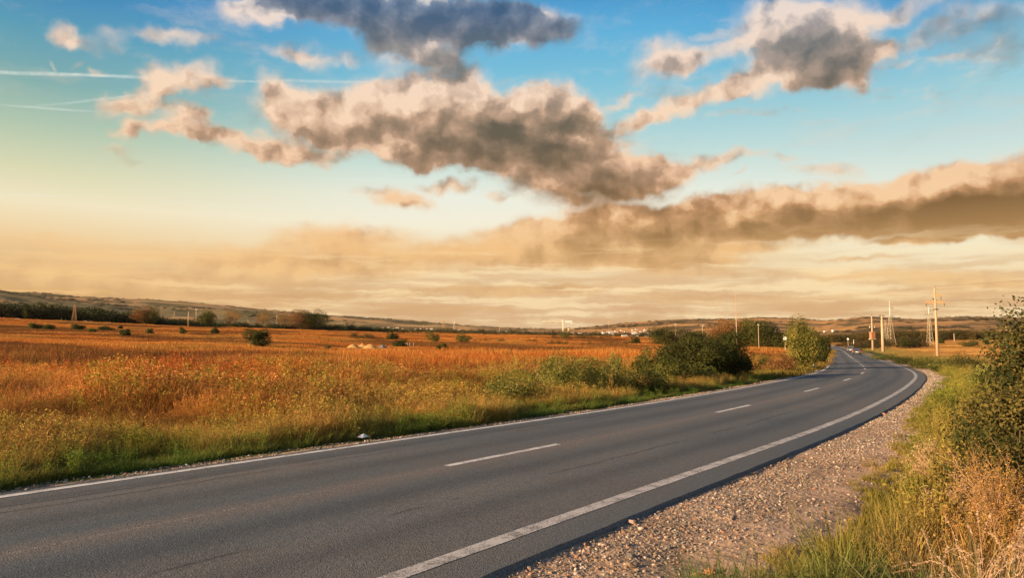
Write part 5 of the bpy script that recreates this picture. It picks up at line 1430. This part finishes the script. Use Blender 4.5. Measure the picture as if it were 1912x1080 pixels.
# ------------------------------------------------------------------ cars and signs
def on_road(px, row, lane=None):
    g = ground_flat(px, row); d, j = road_coords([g.x], [g.y]); j = int(j[0]); d = float(d[0]) if lane is None else lane
    x, y = cl[j] + nor[j] * d; return Vector((x, y, clz[j] + .03)), math.atan2(-tan_[j][0], tan_[j][1])
def prism(b, prof, w, wtop=None):
    """side profile (y, z, half-width factor) pairs lofted across the car"""
    n = len(prof); k0 = len(b.v)
    for sx in (-1, 1):
        for (y, z, f) in prof: b.v.append((sx * w / 2 * f, y, z))
    for i in range(n):
        j = (i + 1) % n; b.f.append((k0 + i, k0 + j, k0 + n + j, k0 + n + i))
    b.f.append(tuple(k0 + n - 1 - i for i in range(n))); b.f.append(tuple(k0 + n + i for i in range(n)))
    return b
def car(label, px, row, lane, paint, kind='hatch', flip=False, group='cars on the far stretch of road'):
    p, rz = on_road(px, row, lane)
    o = place_thing('car' if kind != 'van' else 'van', label, 'car' if kind != 'van' else 'van', p, rz + (math.pi if flip else 0), group)
    if kind == 'van': L, W, H, zb = 5.2, 1.98, 2.25, 1.1
    elif kind == 'suv': L, W, H, zb = 4.5, 1.86, 1.70, 1.0
    else: L, W, H, zb = 4.2, 1.76, 1.48, .90
    r_, f_ = -L / 2, L / 2
    body = prism(MB(), [(r_ + .05, .28, .96), (r_, .55, 1), (r_ + .06, zb, .98), (f_ - 1.15 * (kind != 'van') - .25 * (kind == 'van'), zb, .97), (f_ - .08, zb - .22, .93), (f_, .52, .95), (f_ - .08, .28, .92)], W)
    bo = body.build('body', paint, o)
    md = bo.modifiers.new('bevel', 'BEVEL'); md.width = .06; md.segments = 2; md.limit_method = 'ANGLE'
    yb = r_ + .10; yf = f_ - (1.25 if kind != 'van' else .45)
    cab = prism(MB(), [(yb, zb - .02, .95), (yb + .28, H - .05, .76), (yb + .45, H, .74), (yf - .85, H, .74), (yf - .65, H - .05, .76), (yf, zb - .02, .93)], W)
    ca = cab.build('cabin', paint, o); md = ca.modifiers.new('bevel', 'BEVEL'); md.width = .05; md.segments = 2; md.limit_method = 'ANGLE'
    g = MB(); z0, z1 = zb + .06, H - .16
    def y_at(z, back): t = (z - zb) / (H - .05 - zb); return yb + .28 * t if back else yf - .65 * t
    def w_at(z): t = (z - zb) / (H - zb); return W / 2 * (.95 - .19 * t)
    for back in (True, False):
        e = -.012 if back else .012; m_ = MB()
        m_.v = [(-w_at(z0) * .86, y_at(z0, back) + e, z0), (w_at(z0) * .86, y_at(z0, back) + e, z0), (w_at(z1) * .86, y_at(z1, back) + e, z1), (-w_at(z1) * .86, y_at(z1, back) + e, z1)]
        m_.f = [(0, 1, 2, 3)]; m_.build('rear_window' if back else 'windscreen', M_win, o)
    for sx in (-1, 1):
        m_ = MB(); a, b_ = y_at(z0, True) + .25, y_at(z0, False) - .25; c_, d_ = y_at(z1, False) - .12, y_at(z1, True) + .2
        m_.v = [(sx * (w_at(z0) + .014), a, z0), (sx * (w_at(z0) + .014), b_, z0), (sx * (w_at(z1) + .02), c_, z1), (sx * (w_at(z1) + .02), d_, z1)]
        m_.f = [(0, 1, 2, 3)]; m_.build('side_window', M_win, o)
        MB().box((sx * (W / 2 + .08), yf - .15, zb + .06), (.18, .08, .13)).build('mirror', M_black, o)
        MB().box((sx * W * .40, r_ + .005, zb - .14), (.2, .06, .26)).build('tail_light', simple('red_lamp', (.5, .03, .02), .3), o)
        MB().box((sx * W * .37, f_ - .045, .66), (.3, .06, .15)).build('headlight', M_white, o)
        for y in (r_ + .78, f_ - .82):
            wv_ = MB().tube((sx * (W / 2 - .2), y, .32), (sx * (W / 2 + .01), y, .32), .32, n=18).build('wheel', M_black, o)
            MB().tube((sx * (W / 2 - .1), y, .32), (sx * (W / 2 + .018), y, .32), .19, n=12).build('rim', M_galv, wv_)
    MB().box((0, r_ - .012, .62), (.56, .03, .16)).build('number_plate', M_white, o)
    MB().box((0, r_ + .02, .36), (W * .9, .14, .20)).build('bumper', M_black, o)  # black paints in the shade on the car's lower rear
    return o
def paintm(name, c):
    m, k_ = new_mat(name); n = k_.n.new('ShaderNodeBsdfPrincipled'); n.inputs['Base Color'].default_value = rgb(*c); n.inputs['Roughness'].default_value = .35
    n.inputs['Metallic'].default_value = .3; n.inputs['Coat Weight'].default_value = .6; finish(k_, n.outputs[0]); return m
P_grey = paintm('car_paint_grey', (.10, .085, .08)); P_sil = paintm('car_paint_silver', (.24, .22, .21)); P_wh = paintm('car_paint_white', (.82, .80, .76))
car('nearest car, a grey hatchback with a white rear plate driving away', 1586, 664.6, 1.75, P_grey)
car('silver estate car right behind the nearest one on the far road', 1573, 661.0, 1.45, P_sil, 'suv')
car('pale van farther up the road beyond the two cars', 1559, 653.2, 1.75, P_wh, 'van')
car('small white car far off in the left lane', 1543, 651.4, -1.6, P_wh, flip=True)

def sign(px, row, top, shape, label, D=None):
    p = hit(px, row) if D is None else at(px, D); h = height_for(p, top); s = p.y / 1354.0
    o = place_thing('road_sign', label, 'road sign', p, R(-24))
    MB().tube((0, .03, -.2), (0, .03, h), .045, n=8).build('post', M_galv, o)
    if shape == 'tri':
        b = MB(); rr = .48; b.v = [(math.sin(a) * rr, y, h - rr * .55 + math.cos(a) * rr) for y in (-.02, 0) for a in (0, 2.094, 4.189)]
        b.f = [(0, 1, 2), (5, 4, 3), (0, 3, 4, 1), (1, 4, 5, 2), (2, 5, 3, 0)]; b.build('plate', M_white, o)
    else: MB().tube((0, -.02, h - .4), (0, .0, h - .4), .34, n=20).build('plate', M_white, o)
    return o
sign(1584, 655, 632, 'tri', 'triangular sign seen from its pale back beyond the nearest cars')
sign(1466, 655, 629, 'round', 'round white sign in front of the dark spreading tree', D=150)
p = hit(1594, 650); h = height_for(p, 635)
o = MB().tube((0, 0, -.2), (.12, 0, h), .13, .11, 8).build('marker_post', M_white); o.location = p; tag(o, 'leaning white post right of the triangular sign', 'post')
p = hit(1521, 691); o = MB().box((0, 0, .16), (.28, .16, .42), taper=.9).tube((0, -.07, .34), (0, .07, .34), .125, n=14).build('kilometre_stone', M_white); o.location = p; tag(o, 'small white kilometre stone in the grass inside the bend', 'stone marker')

# loose things on the shoulder
def lump(px, row, size, label, c, seed, kind='rock', flat=.6, z=0.0):
    r_ = np.random.default_rng(seed); import bmesh
    bm = bmesh.new(); bmesh.ops.create_icosphere(bm, subdivisions=3, radius=.5)
    for v in bm.verts:
        f = 1 + .35 * (float(fbm(v.co.x * 3 + seed, v.co.y * 3 + v.co.z * 4, 3)) - .5) * 2
        v.co = Vector((v.co.x * f * 1.2, v.co.y * f, v.co.z * f * flat)) * size
    me = bpy.data.meshes.new(kind); bm.to_mesh(me); bm.free()
    o = add(kind, me, simple(kind + '_stone', c, .9, var=.35, scale=14)); p = hit(px, row); o.location = p + Vector((0, 0, size * flat * .3 + z)); tag(o, label, 'rock'); return o
lump(1326, 1072, .10, 'orange brown broken stone at the bottom edge of the gravel', (.52, .22, .10), 2)
lump(1300, 1078, .05, 'small orange stone beside the broken one at the bottom', (.55, .25, .12), 3)
lump(1180, 980, .085, 'pale pink stone lying at the edge of the asphalt', (.60, .38, .26), 4)
lump(1197, 990, .06, 'pale rounded stone next to the pink one by the asphalt', (.66, .46, .34), 5)
lump(1128, 1022, .05, 'pinkish pebble among the gravel below the pale rounded stone', (.58, .36, .26), 6)
lump(1655, 896, .13, 'flat dark stone lying where the gravel meets the grass', (.20, .14, .11), 7, flat=.35)
lump(1752, 818, .12, 'pale stone half hidden in the verge grass', (.70, .58, .48), 8)
p = hit(676, 823); b = MB()
b.v = [(-.13, -.05, .03), (.02, -.07, .015), (.14, -.03, .06), (.13, .06, .02), (0, .07, .09), (-.12, .06, .02)]; b.f = [(0, 1, 4, 5), (1, 2, 3, 4)]
o = b.build('litter', M_white); o.location = p + Vector((.05, -.15, .06)); md = o.modifiers.new('thick', 'SOLIDIFY'); md.thickness = .006; tag(o, 'crumpled pale piece of litter on the gravel by the far edge line', 'litter')

# ------------------------------------------------------------------ air
hz = MB().box((0, 2500, 105), (16000, 21500, 290)).build('haze', None)
m, k_ = new_mat('haze_air')
pv = k_.n.new('ShaderNodeVolumePrincipled'); pv.inputs['Color'].default_value = rgb(.96, .84, .68); pv.inputs['Density'].default_value = 2.2e-5
o_ = k_.n.new('ShaderNodeOutputMaterial'); k_.l.new(pv.outputs[0], o_.inputs['Volume'])
hz.data.materials.append(m); tag(hz, kind='stuff'); m.cycles.homogeneous_volume = True
